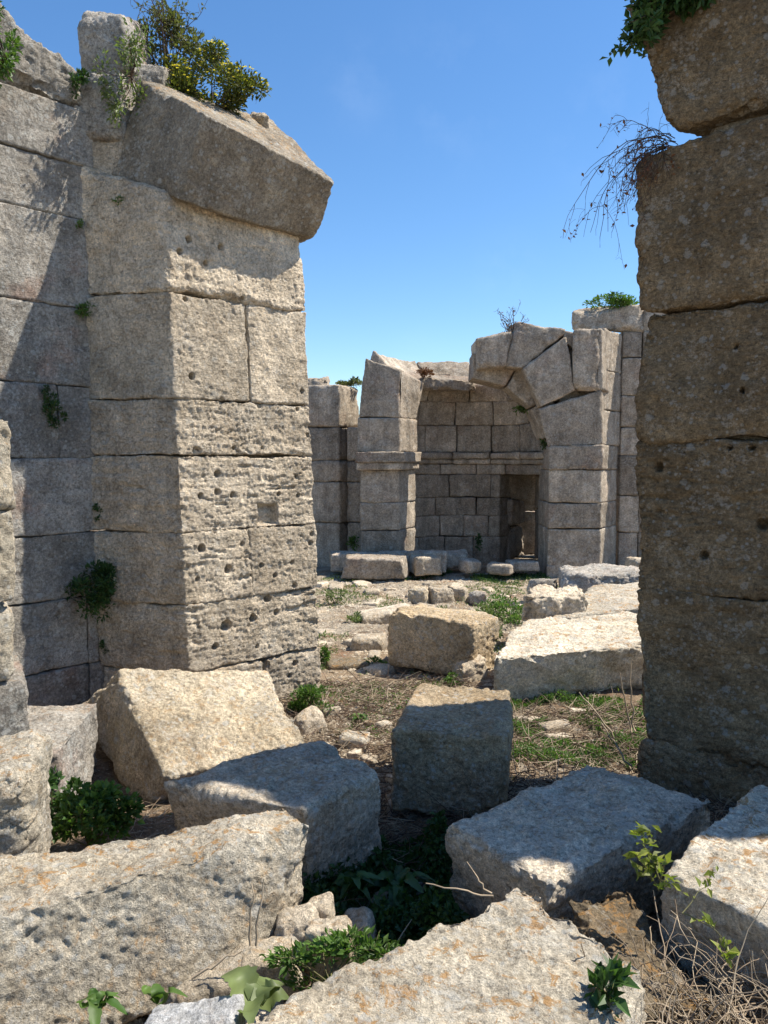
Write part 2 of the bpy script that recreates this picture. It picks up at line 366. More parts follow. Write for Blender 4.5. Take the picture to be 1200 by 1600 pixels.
def plant(name, label, cat, base, R, n, leaf, mat, off=(0, 0, 0), clumps=9, stems=True, smat=None, flowers=0, fmat=None, up=.5, width=.5, group=None, droop=0., stem_r=.004, hollow=.55):
    """leafy plant: stems to scattered clumps, leaves gathered round the clumps, uneven outline"""
    PS[0] += 1; rs = np.random.RandomState(PS[0]*13); base = np.array(base, float); R = np.array(R, float); c = base+np.array(off)
    t = thing(name, label, cat, base, group)
    cd = rnd_dirs(rs, clumps, .15); rr = (hollow+(1-hollow)*rs.rand(clumps, 1)); cc = c + cd*rr*R*np.array([[1, 1, 1]])
    cs = (.22+.25*rs.rand(clumps))
    k = rs.randint(0, clumps, n); pp = cc[k] + rnd_dirs(rs, n)*R*(cs[k]*rs.rand(n)**.5)[:, None]
    dr = (pp-cc[k]); dr /= np.maximum(np.linalg.norm(dr, axis=1, keepdims=True), 1e-6); dr = dr + .7*rnd_dirs(rs, n) + np.array([0, 0, up-droop])
    L = leaf*(.6+.8*rs.rand(n))
    V, F = leafmesh(pp, dr, rnd_dirs(rs, n, 1.2), L, L*width); mkobj('foliage', V, F, 3, mat, t, False)
    if stems:
        ps = []; rd = []
        for q in range(clumps):
            m1 = (base+cc[q])/2 + rs.normal(size=3)*R*.12; tt = np.linspace(0, 1, 7)[:, None]
            ps.append((1-tt)**2*base+2*tt*(1-tt)*m1+tt**2*cc[q]); rd.append((stem_r, stem_r*.4))
            for e in range(3): ps.append(walk(rs, cc[q], rnd_dirs(rs, 1, .4)[0], R.mean()*.5, 4)); rd.append((stem_r*.4, stem_r*.2))
        V, F = tubes(ps, rd, 3); mkobj('stem', V, F, 4, smat or L_stem, t, True)
    if flowers:
        k = rs.randint(0, clumps, flowers); dd_ = rnd_dirs(rs, flowers, .6); pp = cc[k]+dd_*R*(cs[k]*1.02)[:, None]
        P2 = np.repeat(pp, 5, 0); a = np.tile(np.arange(5)*2*math.pi/5, flowers)+rs.rand(flowers*5)
        D2 = np.stack([np.cos(a), np.sin(a), .5+0*a], 1); V, F = leafmesh(P2, D2, np.tile([[0, 0, 1.]], (len(P2), 1)), leaf*.42, leaf*.36); mkobj('flower', V, F, 3, fmat, t, False)
    return t
def rosette(name, label, base, n, L, Wd, mat, tilt=.6, group=None, cat='plant'):
    PS[0] += 1; rs = np.random.RandomState(PS[0]*7); V = []; F = []; b = 0
    for k in range(n):
        a = k*2.4+rs.rand()*.5; l = L*(.6+.5*rs.rand()); w_ = Wd*(.7+.4*rs.rand()); el = tilt*(.5+rs.rand())
        d = np.array([math.cos(a)*math.cos(el), math.sin(a)*math.cos(el), math.sin(el)]); s = np.array([-math.sin(a), math.cos(a), 0]); u = np.cross(d, s); u *= np.sign(u[2] or 1)
        m = 12; roll = rs.uniform(-.4, .4); s = s+u*roll; ph_ = rs.rand()*6
        for i in range(m+1):
            tq = i/m; wd = w_*math.sin(math.pi*min(1, tq**.8*.96+.03))**.7*.5*(1+.10*(-1)**i); cen = np.array(base)+d*l*tq - np.array([0, 0, 1])*l*.5*tq**2.2 + u*.012*math.sin(tq*7+ph_)
            for e in (1, .5, 0, -.5, -1):
                V.append(cen+s*wd*e+u*wd*(.45*abs(e)**1.3+.12*math.sin(i*1.3+e*3+ph_)*abs(e)))
        for i in range(m):
            for e in range(4):
                o = b+5*i+e; F.append([o, o+1, o+6, o+5])
        b += 5*(m+1)
    return tag(mkobj(name, np.array(V), np.array(F), 4, mat, None, True), label, cat, group)

# ------------------------------------------------------------------ ground
def gz(x, y):
    x = np.atleast_1d(np.asarray(x, float)); y = np.atleast_1d(np.asarray(y, float))
    p = np.stack([x, y, 0*x], 1); near = np.exp(-((x/40)**2+(y/40)**2))
    z = .07*fbm(p*.55, 3, 3)+.05*fbm(p*2.1, 3, 5)+.018*fbm(p*9, 3, 6)
    z = z*near - .03 - (1-near)*1.0
    z = z - .10*sstep(3.35, 3.0, y)*sstep(-.4, .0, x)*sstep(1.2, .7, x) + .08*np.exp(-((x-.35)/.5)**2-((y-3.75)/.42)**2)
    return z
def axis(lo, hi, step, far):
    a = np.arange(lo, hi+1e-6, step); o = []; s = step; v = hi
    while v < far: s *= 1.35; v += s; o.append(v)
    i = []; s = step; v = lo
    while v > -far: s *= 1.35; v -= s; i.append(v)
    return np.concatenate([i[::-1], a, o])
xs = axis(-3.2, 4.6, .028, 2500); ys = axis(.8, 13.5, .035, 2500)
X, Y = np.meshgrid(xs, ys, indexing='ij'); Z = gz(X.ravel(), Y.ravel())
Vg = np.stack([X.ravel(), Y.ravel(), Z], 1); ny_ = len(ys)
I, J = np.meshgrid(np.arange(len(xs)-1), np.arange(ny_-1), indexing='ij'); b0 = (I*ny_+J).ravel()
Fg = np.stack([b0, b0+ny_, b0+ny_+1, b0+1], 1)
tag(mkobj('ground', Vg, Fg, 4, M_ground, None, True, np.zeros(3)), None, None, kind='structure')
def gp(px, py):
    p = G(px, py, 0.); 
    for _ in range(3): p = G(px, py, float(gz(p[0], p[1])[0]))
    return p

# ------------------------------------------------------------------ left wall
def course(parent, A, B, T, z0, z1, cuts, mat, gap=.005, jit=.008, batter=None, **k):
    """one course of blocks from A to B (xy at z=0), backed by vector T; batter(z)->(dA,dB)"""
    rs = np.random.RandomState(SEED[0]+3); A = np.array(A, float); B = np.array(B, float); T = np.array(T, float)
    L = np.linalg.norm(B-A); cuts = [0]+list(cuts)+[1]; nrm = T/np.linalg.norm(T); out = []
    for a, b in zip(cuts[:-1], cuts[1:]):
        a2 = a+gap/L/2; b2 = b-gap/L/2; jj = nrm*rs.uniform(-jit, jit); zj = rs.uniform(-.006, .006)
        pa0 = A+(B-A)*a2+jj; pb0 = A+(B-A)*b2+jj; pa1, pb1 = pa0, pb0
        if batter:
            (a_, b_) = batter(z0); pa0 = pa0+a_*(1-a2)+b_*a2; pb0 = pb0+a_*(1-b2)+b_*b2
            (a_, b_) = batter(z1); pa1 = pa1+a_*(1-a2)+b_*a2; pb1 = pb1+a_*(1-b2)+b_*b2
        zt = z1-gap/2+(zj if not hasattr(z1, '__len__') else 0)
        c = [np.array([*pa0, z0+gap/2]), np.array([*pb0, z0+gap/2]), np.array([*(pb0+T), z0+gap/2]), np.array([*(pa0+T), z0+gap/2]),
             np.array([*pa1, z1-gap/2]), np.array([*pb1, z1-gap/2]), np.array([*(pb1+T), z1-gap/2]), np.array([*(pa1+T), z1-gap/2])]
        out.append(block('stone_block', c, mat, parent, **k))
    return out

JW = np.array([-1.95, 5.24]); LW = np.array([-3.5, 3.55])      # junction with pier, far left end
wall = thing('masonry_wall', 'tall grey wall of large squared blocks at the left, sunlit beside the pier shadow', 'wall', (-2.6, 4.7, 0))
wd = (JW-LW)/np.linalg.norm(JW-LW); wt = np.array([-wd[1], wd[0]])*.7
Jx = JW+wd*.03
for z0, z1, cuts in ((-.15, .30, [.35, .945]), (.30, .765, [.3, .945]), (.765, 1.2, [.42]), (1.2, 1.70, [.6]), (1.70, 2.18, [.45, .875]), (2.18, 2.69, [.66]), (2.69, 3.27, [.5]), (3.27, 3.62, [.36]), (3.62, 3.98, [.48])):
    course(wall, LW, Jx, wt, z0, z1, cuts, M_wall, res=.012, r=.006, low=.008, mid=.005, pit=.005, strata=.2, chip=1.6, jit=.006, gap=.003)
def onw(px, py): return onplane(px, py, (*JW, 0), np.array([wd[1], -wd[0], 0]))
L2 = LW-wd*2.4; L3 = LW-wd*4.8  # unseen extension of the wall, added to bounce sunlight into the shade
for z0, z1 in ((-.15, .6), (.6, 1.3), (1.3, 2.), (2., 2.7), (2.7, 3.4), (3.4, 4.)):
    course(wall, L2, LW, wt, z0, z1, [.5], M_wall, res=.05, r=.012, low=.01); course(wall, L3, L2, wt, z0, z1, [.45], M_wall, res=.05, r=.012, low=.01)
# two rough stones that crown the wall
b = [LW, Jx-wd*.38, Jx-wd*.38+wt*.9, LW+wt]
block('stone_block', prism([LW, Jx-wd*.75, Jx-wd*.75+wt, LW+wt], 3.99, [4.62, 4.60, 4.6, 4.6]), M_wall, wall, res=.016, r=.05, low=.04, mid=.012, pit=.016, strata=.5, chip=1.5)
block('stone_block', prism([Jx-wd*.74, Jx-wd*.05, Jx-wd*.05+wt, Jx-wd*.74+wt], 3.99, [4.52, 4.22, 4.2, 4.5]), M_wall, wall, res=.014, r=.06, low=.045, mid=.012, pit=.016, strata=.4, chip=1.5)

# ------------------------------------------------------------------ left pier with drilled holes
pier = thing('masonry_pier', 'tall sunlit pier full of drilled holes under an overhanging springer stone', 'pier', (-1.2, 5.6, 0))
PB = np.array([-1.345, 5.0]); PC = np.array([-.545, 5.76]); PA = np.array([-2.02, 5.22]); PD = np.array([-1.15, 6.5])
def bat(z):
    s = (z-1.9)/3.; d = np.array([-.11*s, .02*s]); return d, d
pn_ = np.array([PC[1]-PB[1], -(PC[0]-PB[0]), 0]); pn_ /= np.linalg.norm(pn_)
HO = []
for px, py, r_ in ((303, 588, 20), (348, 626, 18), (408, 633, 16), (475, 611, 16), (467, 639, 13), (306, 705, 24), (474, 712, 14), (481, 680, 13), (338, 741, 20), (460, 744, 12), (432, 772, 12), (463, 774, 13), (336, 769, 18), (310, 775, 16), (359, 773, 16), (308, 857, 24), (348, 890, 24), (400, 883, 16), (421, 899, 15), (449, 879, 16), (478, 849, 14), (481, 834, 14), (452, 915, 18), (489, 888, 14), (409, 935, 24), (422, 957, 18), (343, 977, 36), (384, 966, 26), (449, 1036, 20), (488, 1002, 14), (440, 1018, 12), (292, 392, 18), (307, 373, 18), (355, 385, 16), (332, 410, 16), (298, 467, 14), (385, 467, 16), (440, 1055, 12), (390, 1010, 13), (330, 830, 13), (300, 905, 14), (365, 700, 12), (410, 700, 10), (372, 850, 12), (325, 1010, 20)):
    p = onplane(px, py, (*PB, 0), pn_); bz, _ = bat(p[2]); HO.append((p[0]+bz[0], p[1]+bz[1], p[2], r_*1.25/1000, .075))
cr = onplane(415, 804, (*PB, 0), pn_); fdir = (PC-PB)/np.linalg.norm(PC-PB)
BX = [(cr[0]+.01, cr[1], cr[2], fdir[0], fdir[1], .088, .072, .06)]
def pier_course(z0, z1, cuts, **k):
    gap = .0025; cuts = [0]+cuts+[1]; tp = z1 if hasattr(z1, '__len__') else None; z1 = z1[0] if tp else z1
    for i, (a, b) in enumerate(zip(cuts[:-1], cuts[1:])):
        Q = []
        for z in (z0+gap, z1-gap):
            d, _ = bat(z); f = PB+(PC-PB)*(a+(.003 if i else 0)); g = PB+(PC-PB)*(b-(.003 if b < 1 else 0)); bk0 = PA+(PD-PA)*a; bk1 = PA+(PD-PA)*b
            Q += [np.array([*(v+d), z]) for v in (f, g, bk1, bk0)]
        if tp:
            for e in range(4): Q[4+e][2] = tp[e]
        hh = [h for h in HO if z0-.05 < h[2] < z1+.05]
        args = dict(res=.008, r=.008, low=.012, mid=.008, pit=.0065, strata=.5, chip=2.2, pitf=24); args.update(k)
        block('stone_block', Q, M_pier, pier, holes=hh, boxes=BX, **args)
pier_course(-.15, .27, [.55], strata=.7, r=.02)
pier_course(.27, .735, [], pit=.010, strata=.7)
pier_course(.735, 1.21, [.47], pit=.009, strata=.6)
pier_course(1.21, 1.72, [], pit=.007, strata=1.1)
pier_course(1.72, 2.09, [], pit=.007, strata=.7)
pier_course(2.09, 2.775, [.53], strata=.15, pit=.005, mid=.006)
pier_course(2.775, [3.40, 3.37, 3.40, 3.66], [], pit=.008, strata=.35, low=.022, r=.02)
# springer: hexahedron leaning outwards
s0 = W(172, 272, 5.22); s1 = W(283, 312, 4.99); s2 = W(492, 377, 5.79); s3 = np.array([-1.05, 6.5, 3.36])
t0 = W(222, 126, 5.25); t1 = W(318, 176, 4.90); t2 = W(524, 286, 5.62); t3 = W(425, 186, 6.45)
block('springer_stone', [s0, s1, s2, s3, t0, t1, t2, t3], M_spring, pier, res=.010, r=.010, low=.014, mid=.006, pit=.005, chip=2.)
block('light_stop_core', prism([(-1.95, 5.35), (-1.36, 5.16), (-.70, 5.80), (-1.15, 6.35)], -.1, 3.3), M_spring, pier, res=.06, r=.02)  # hidden core added to stop light leaking through the joints
# stones behind and above the springer
q0 = [(-2.08, 5.28), (-1.72, 5.22), (-1.3, 6.3), (-1.9, 6.2)]
block('stone_block', prism(q0, 3.35, 3.80), M_pier, pier, res=.013, r=.02, low=.015, pit=.006)
block('stone_block', prism([(-2.07, 5.22), (-1.74, 5.20), (-1.3, 6.3), (-1.95, 6.2)], 3.805, [4.22, 4.26, 4.3, 4.3]), M_wall, pier, res=.013, r=.035, low=.03, mid=.01, pit=.01)
block('stone_block', [W(124, 122, 5.3), W(214, 118, 5.3), W(240, 118, 5.9), W(140, 122, 5.9), W(121, 40, 5.3), W(188, 22, 5.3), W(235, 40, 5.9), W(150, 15, 5.9)], M_wall, pier, res=.013, r=.04, low=.03, mid=.01, pit=.01)
block('stone_block', [W(196, 200, 5.3), W(250, 215, 5.4), W(300, 200, 6.2), W(220, 190, 6.2), W(196, 96, 5.35), W(262, 100, 5.45), W(300, 120, 6.2), W(230, 100, 6.2)], M_wall, pier, res=.013, r=.04, low=.03, mid=.01, pit=.012)
block('stone_block', [W(384, 215, 6.1), W(424, 226, 6.0), W(428, 224, 6.4), W(388, 214, 6.5), W(388, 172, 6.1), W(420, 178, 6.0), W(424, 180, 6.4), W(392, 172, 6.5)], M_pier, pier, res=.012, r=.03, low=.02, mid=.01, pit=.012)

# ------------------------------------------------------------------ right pier, brown and in shade
rp = thing('masonry_pier', 'tall dark brown shaded pier of rough courses along the right edge', 'pier', (2.2, 3.7, 0))
RA = np.array([1.315, 3.95]); rdv = np.array([.864, -.503]); rtv = np.array([.503, .864])
rn = np.array([-.503, -.864, 0])
def onr(px, py): return onplane(px, py, (*RA, 0), rn)
RH = []
for px, py, r_ in ((1105, 478, 15), (1192, 820, 28), (1100, 868, 20), (1030, 730, 22), (1150, 540, 10), (1175, 700, 12), (1140, 700, 10), (1160, 610, 10)):
    p = onr(px, py); RH.append((p[0], p[1], p[2], r_*1.1/1000, .07))
def rcourse(z0, z1, e0, e1, segs, hts=None, drop=0, **k):
    """left end offsets e0 (bottom) e1 (top) along the face; segs: lengths along face"""
    s = 0
    for i, L in enumerate(segs):
        a0, a1 = (e0, e1) if i == 0 else (s, s); b = s+L-.006
        top = z1-.002 if hts is None else hts[i]
        bk = .12 if i == 0 else .0
        Q = []
        for z, a in ((z0+.002, a0), (top, a1)):
            f = RA+rdv*a; g = RA+rdv*b
            bl = (RA+rdv*(a+.30)+rtv*.42) if i == 0 else RA+rdv*a+rtv*.6
            Q += [np.array([*v, z]) for v in (f, g, g+rtv*.6, bl)]
        if i == 0: Q[4][2] -= drop; Q[7][2] -= drop
        args = dict(res=.009, r=.014, low=.014, mid=.007, pit=.009, strata=.4, chip=2.4); args.update(k)
        block('stone_block', Q, M_dark, rp, holes=[h for h in RH if z0-.05 < h[2] < z1+.05], **args)
        s += L
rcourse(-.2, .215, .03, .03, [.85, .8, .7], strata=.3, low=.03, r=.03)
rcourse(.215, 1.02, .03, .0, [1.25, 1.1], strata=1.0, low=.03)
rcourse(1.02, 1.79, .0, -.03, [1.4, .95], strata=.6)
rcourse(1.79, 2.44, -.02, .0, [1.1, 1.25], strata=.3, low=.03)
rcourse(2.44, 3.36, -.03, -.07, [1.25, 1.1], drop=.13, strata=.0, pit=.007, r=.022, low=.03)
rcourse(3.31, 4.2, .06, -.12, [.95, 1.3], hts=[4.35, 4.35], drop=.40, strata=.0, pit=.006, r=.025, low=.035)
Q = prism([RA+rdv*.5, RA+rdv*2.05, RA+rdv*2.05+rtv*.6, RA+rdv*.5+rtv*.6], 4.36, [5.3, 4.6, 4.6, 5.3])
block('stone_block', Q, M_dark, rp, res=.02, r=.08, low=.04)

block('light_stop_core', prism([RA+rdv*.25+rtv*.12, RA+rdv*2.2+rtv*.12, RA+rdv*2.2+rtv*.5, RA+rdv*.45+rtv*.38], -.1, 4.1), M_spring, rp, res=.06, r=.02)  # unseen core, added so no light passes between the blocks
# ------------------------------------------------------------------ near stub of wall at the left edge
st = thing('masonry_pier', 'narrow rough lit edge of a near pier cut by the left side of the photo', 'pier', (-2., 3.1, 0))
zz = [.8, 1.12, 1.5, 1.85, 2.25]
for i in range(4):
    e = [-.0, .02, .01, -.05][i]
    block('stone_block', prism([(-2.2, 2.25), (-1.50+e, 3.06), (-1.80+e, 3.6), (-2.7, 3.3)], zz[i]+.003, zz[i+1]-.003), M_block, st, res=.01, r=.015, low=.022, mid=.009, pit=.008, strata=.3, chip=2.5)
block('stone_block', prism([(-2.2, 2.25), (-1.47, 3.1), (-1.75, 3.6), (-2.7, 3.3)], .42, .797), M_wall, st, res=.01, r=.02, low=.03, mid=.009, pit=.009, chip=2)
block('stone_block', prism([(-2.2, 2.2), (-1.46, 3.05), (-1.72, 3.6), (-2.7, 3.3)], -.1, .417), M_wall, st, res=.013, r=.04, low=.03, mid=.01, pit=.012)

# ------------------------------------------------------------------ far apse
ap = thing('ruined_apse', 'ruined curved apse at the far end with a broken arch and dark doorway', 'apse', (1.35, 12.6, 0))
CX, CY, R0 = 1.36, 12.25, 1.22; SP = 1.80
far = dict(res=.024, r=.010, low=.012, mid=.008, pit=.006, chip=2., pitf=14)
def cyl(a0, a1, z0, z1, r0=R0, th=.5, mat=M_far, name='stone_block', dome=False, **k):
    a0, a1 = math.radians(a0), math.radians(a1)
    def f(u, v, w_):
        a = a0+(a1-a0)*u
        if dome:
            ph = z0+(z1-z0)*w_; rr = r0+th*v; return np.stack([CX+rr*np.cos(ph*.6)*np.cos(a), CY+rr*np.cos(ph*.6)*np.sin(a), SP+1.3*rr*np.sin(ph)], 1)
        rr = r0+th*v; return np.stack([CX+rr*np.cos(a), CY+rr*np.sin(a), z0+(z1-z0)*w_+0*u], 1)
    dz = (z1-z0)*(r0+th/2) if dome else z1-z0
    kk = dict(far); kk.update(k)
    return block(name, None, mat, ap, mapfn=f, dims=[abs(a1-a0)*(r0+th/2)*(1 if not dome else .8), th, dz], **kk)
g_ = .3
DOOR = (8, 58)
for z0, z1, cuts in ((-.2, .33, [80, 104, 128, 152]), (.33, .70, [68, 88, 108, 132, 158]), (.70, 1.02, [78, 112, 140]), (1.02, 1.42, [66, 100, 150])):
    cs = [DOOR[1]]+cuts+[180]
    for a, b in zip(cs[:-1], cs[1:]): cyl(a+g_, b-g_, z0+.003, z1-.003)
    cyl(0, DOOR[0], z0+.003, z1-.003)
for a, b in zip([0, 54, 78, 108, 145], [54, 78, 108, 145, 180]): cyl(a+g_, b-g_, 1.423, 1.60)       # lintel course
# cornice: two stepped bands
for a, b in zip([0, 36, 66, 98, 130, 158], [36, 66, 98, 130, 158, 182]):
    cyl(a+g_, b-g_, 1.603, 1.685, r0=R0-.05, th=.5, name='cornice', r=.02, res=.02)
    cyl(a+g_, b-g_, 1.688, 1.80, r0=R0-.11, th=.55, name='cornice', r=.03, res=.02)
# dome courses
d2r = math.radians
for ph0, ph1, cuts in ((0, 17, [40, 66, 94, 122, 150]), (17, 33, [30, 64, 96, 130]), (33, 46, [50, 84, 122])):
    cs = [0]+cuts+[180]
    for a, b in zip(cs[:-1], cs[1:]): cyl(a+g_, b-g_, d2r(ph0)+.002, d2r(ph1)-.002, dome=True, th=.5)
# right pier of the arch: front face at y=11.72, lit side receding
FR = 11.72
def farhex(q, z0, z1, name='stone_block', **k):
    kk = dict(far); kk.update(k); return block(name, prism(q, z0, z1), M_far, ap, **kk)
fz = [-.2, .62, 1.02, 1.52, 1.90]
for i, (z0, z1) in enumerate(zip(fz[:-1], fz[1:])):
    j = [0, .01, -.01, .03][i]
    farhex([(2.52-j*.5, FR-j), (3.32, FR-j), (3.80, 12.5), (2.56, 12.7)], z0+.004, z1-.004, strata=.2 if i < 3 else .8)
farhex([(2.50, FR-.02), (2.62, FR-.02), (2.9, 12.0), (2.55, 12.2)], -.2, .05)
# voussoirs and haunch blocks over the right pier (front plane corners read off the photo)
def vous(pts, y0, y1, name='voussoir', dx=0, **k):
    """pts: four px corners bottom-left, bottom-right, top-right, top-left"""
    m_ = np.mean(pts, 0); pts = [m_+(np.array(p_)-m_)*1.015+np.sign(np.array(p_)-m_)*.5 for p_ in pts]
    f = [W(px, py, y0) for px, py in pts]; bk = [p+np.array([dx, y1-y0, 0]) for p in f]
    kk = dict(far); kk.update(k)
    return block(name, [f[0], f[1], bk[1], bk[0], f[3], f[2], bk[2], bk[3]], M_far, ap, **kk)
vous([(857, 697), (941, 694), (938, 610), (842, 640)], FR, 12.5, dx=.35)
vous([(846, 635), (897, 609), (884, 526), (818, 577)], FR, 12.35)
vous([(897, 609), (934, 609), (936, 514), (896, 516)], FR-.05, 12.4, name='stone_block', dx=.3, low=.03, r=.03)
vous([(934, 609), (942, 608), (940, 514), (934, 514)], FR-.02, 12.3, name='stone_block', dx=.3)
vous([(879, 530), (897, 545), (896, 518), (884, 516)], FR+.03, 12.4, name='stone_block')
vous([(791, 572), (822, 575), (885, 517), (810, 501)], FR+.02, 12.4, low=.03, r=.03)
vous([(747, 575), (789, 571), (801, 518), (745, 531)], FR+.05, 12.45, low=.02, r=.02)
vous([(862, 690), (932, 690), (932, 524), (893, 530)], 11.95, 12.4, name='stone_block')
vous([(806, 560), (890, 600), (888, 530), (806, 518)], 12.0, 12.4, name='stone_block')
# arch soffit stones turning down to the pier, behind the front ring
for a0, a1 in ((10, 36), (36, 62), (62, 90)):
    q = []
    for a in (a0+.4, a1-.4):
        ca, sa = math.cos(d2r(a)), math.sin(d2r(a)); q.append([(R0-.08)*ca, (R0-.08)*sa, (R0+.3)*ca, (R0+.3)*sa])
    P8 = []
    for yy in (12.0, 12.55):
        P8.append([np.array([CX+q[0][0], yy, SP+q[0][1]]), np.array([CX+q[0][2], yy, SP+q[0][3]]), np.array([CX+q[1][2], yy, SP+q[1][3]]), np.array([CX+q[1][0], yy, SP+q[1][1]])])
    f, bk = P8; block('voussoir', [f[0], f[1], bk[1], bk[0], f[3], f[2], bk[2], bk[3]], M_far, ap, **far)
# left pilaster and its haunch
lx0, lx1 = -.37, .24
for i, (z0, z1) in enumerate(((-.2, .56), (.56, 1.0), (1.0, 1.52))):
    farhex([(lx0, 12.1), (lx1, 12.1), (.52, 12.62), (lx0, 12.75)], z0+.004, z1-.004)
farhex([(lx0-.05, 12.02), (lx1+.06, 12.02), (.58, 12.66), (lx0-.05, 12.7)], 1.524, 1.63, name='pilaster_capital')
farhex([(lx0-.08, 11.98), (lx1+.10, 11.98), (.62, 12.68), (lx0-.05, 12.7)], 1.633, 1.80, name='pilaster_capital', strata=.4)
farhex([(-.41, 12.1), (.25, 12.1), (.55, 12.62), (-.41, 12.75)], 1.80, 2.33)
z_ = lambda py, y: 1.7+(716-py)/1200*y
block('haunch_stone', [np.array(v) for v in ((-.40, 12.10, 2.335), (.24, 12.10, 2.335), (.30, 12.9, 2.335), (-.40, 12.9, 2.335), (-.29, 12.12, z_(561, 12.1)), (.26, 12.12, z_(580, 12.1)), (.34, 12.9, 3.15), (-.2, 12.9, 3.3))], M_far, ap, **{**far, 'low': .02, 'r': .012, 'chip': 1.2})
block('haunch_stone', [np.array(v) for v in ((.245, 12.11, 2.335), (.52, 12.64, 2.335), (.5, 13.2, 2.335), (.30, 12.95, 2.335), (.265, 12.13, z_(581, 12.1)), (.62, 12.76, z_(598, 12.7)), (.7, 13.2, 2.95), (.35, 12.95, 3.13))], M_far, ap, **{**far, 'low': .02, 'r': .012, 'chip': 1.2})
block('stone_block', [W(640, 610, 12.9), W(745, 612, 12.9), W(745, 612, 13.4), W(640, 610, 13.4), W(650, 585, 12.9), W(745, 597, 12.9), W(735, 585, 13.4), W(670, 580, 13.4)], M_far, ap, **{**far, 'low': .05, 'r': .06})
for z0, z1 in ((1.9, 2.45), (2.45, 3.05), (3.05, 3.68)):
    farhex([(3.33, 12.05), (3.36, 11.9), (3.84, 12.5), (3.4, 12.8)], z0+.004, z1-.004)
farhex([(1.9, 13.45), (2.9, 13.0), (3.3, 14.1), (2.0, 14.3)], 1.43, 1.75)  # covering slab added over the passage to darken the doorway
# inside the doorway: passage stones, open to the sky at the back
for q, z0, z1 in (([(1.85, 13.75), (2.2, 13.6), (2.6, 14.0), (2.2, 14.1)], -.1, .5), ([(1.85, 13.75), (2.25, 13.6), (2.6, 14.0), (2.2, 14.1)], .5, .95), ([(1.8, 13.75), (2.15, 13.6), (2.6, 14.0), (2.2, 14.1)], .95, 1.42), ([(2.7, 13.0), (3.3, 12.9), (3.3, 13.9), (2.75, 14.0)], -.1, .8), ([(2.66, 13.0), (3.3, 12.9), (3.3, 13.9), (2.75, 14.0)], .8, 1.42), ([(2.0, 14.2), (3.6, 14.2), (3.6, 14.7), (2.0, 14.7)], -.1, .7), ([(2.0, 14.2), (3.6, 14.2), (3.6, 14.7), (2.0, 14.7)], .7, 1.6)):
    farhex(q, z0+.003, z1-.003, low=.03, r=.04)

# flanking walls of the far enclosure
lf = thing('masonry_wall', 'low far wall of grey blocks joining the left side of the apse', 'wall', (-1.2, 13.2, 0))
for z0, z1, y, cut in ((-.2, .62, 12.95, .5), (.62, 1.30, 12.95, .5), (1.30, 1.66, 12.95, .5), (1.66, 2.22, 12.95, .55), (2.22, 2.92, 12.95, .5)):
    kk = dict(far); kk.update(r=.03 if z0 > 2 else .02)
    block('stone_block', prism([(-1.32, y+.05), (-.745, y-.12), (-.42, y+.42), (-1.2, y+.6)], z0+.004, z1-.004), M_far, lf, **kk)
    if z0 < 2: block('stone_block', prism([(-.62, y-.02), (-.34, y-.02), (-.3, y+.55), (-.62, y+.6)], z0+.004, z1-.004), M_far, lf, **kk)
    block('stone_block', prism([(-2.9, y-.2), (-1.34, y+.05), (-1.3, y+.6), (-2.9, y+.5)], z0+.004, z1-.004), M_far, lf, **kk)
rf = thing('masonry_wall', 'far wall of tall courses behind the right pier, joined to the apse', 'wall', (4.2, 12.6, 0))
for z0, z1 in ((-.2, .5), (.5, 1.1), (1.1, 1.75), (1.75, 2.2), (2.2, 2.7), (2.7, 3.3), (3.3, 3.72)):
    for a, b in ((3.81, 4.12), (4.13, 5.2), (5.21, 6.4)):
        a_ = a + (.0 if a < 4 else random.uniform(-.05, .05)*0)
        block('stone_block', prism([(a_, 12.42-(a-3.8)*.1), (b, 12.42-(b-3.8)*.1), (b, 13.0), (a_, 13.0)], z0+.004, z1-.004), M_far, rf, **far)
block('capping_stone', [W(897, 514, 12.5), W(1003, 520, 12.4), W(1040, 520, 13), W(900, 515, 13.2), W(895, 489, 12.5), W(1000, 476, 12.4), W(1040, 476, 13), W(900, 484, 13.2)], M_far, rf, **{**far, 'strata': .6, 'r': .04, 'low': .03})
block('capping_stone', [W(1004, 520, 12.4), W(1100, 520, 12.2), W(1110, 520, 12.9), W(1010, 520, 13), W(1004, 480, 12.4), W(1100, 478, 12.2), W(1110, 478, 12.9), W(1010, 480, 13)], M_far, rf, **{**far, 'strata': .6, 'r': .04, 'low': .03})
def rubble(name, label, c, size, rot, mat, res=.02, tilt=0, group=None, cat='stone', **k):
    c = np.array(c, float); sx, sy, sz = size; a = math.radians(rot); rs = np.random.RandomState(SEED[0])
    ux = np.array([math.cos(a), math.sin(a), tilt]); uy = np.array([-math.sin(a), math.cos(a), tilt*.4]); uz = np.array([-tilt*.7, 0, 1]); V8 = []
    for kz in (0, 1):
        for (i, j) in ((-1, -1), (1, -1), (1, 1), (-1, 1)):
            q = 1-.22*rs.rand() if kz else 1-.1*rs.rand()
            V8.append(c+ux*sx/2*i*q+uy*sy/2*j*(1-.2*rs.rand())+uz*(sz*kz*(1-.25*rs.rand())-.02*(1-kz)))
    kk = dict(res=res, r=.22*min(size), low=.07*min(size), mid=.04*min(size), pit=.008, chip=.8); kk.update(k)
    return tag(block(name, V8, mat, None, **kk), label, cat, group)
rubble('fallen_block', 'pale stone lying on the ground seen beyond the top of the low far wall', (-1.3, 14.4, 2.3), (.6, .5, 1.05), 10, M_far, res=.03)

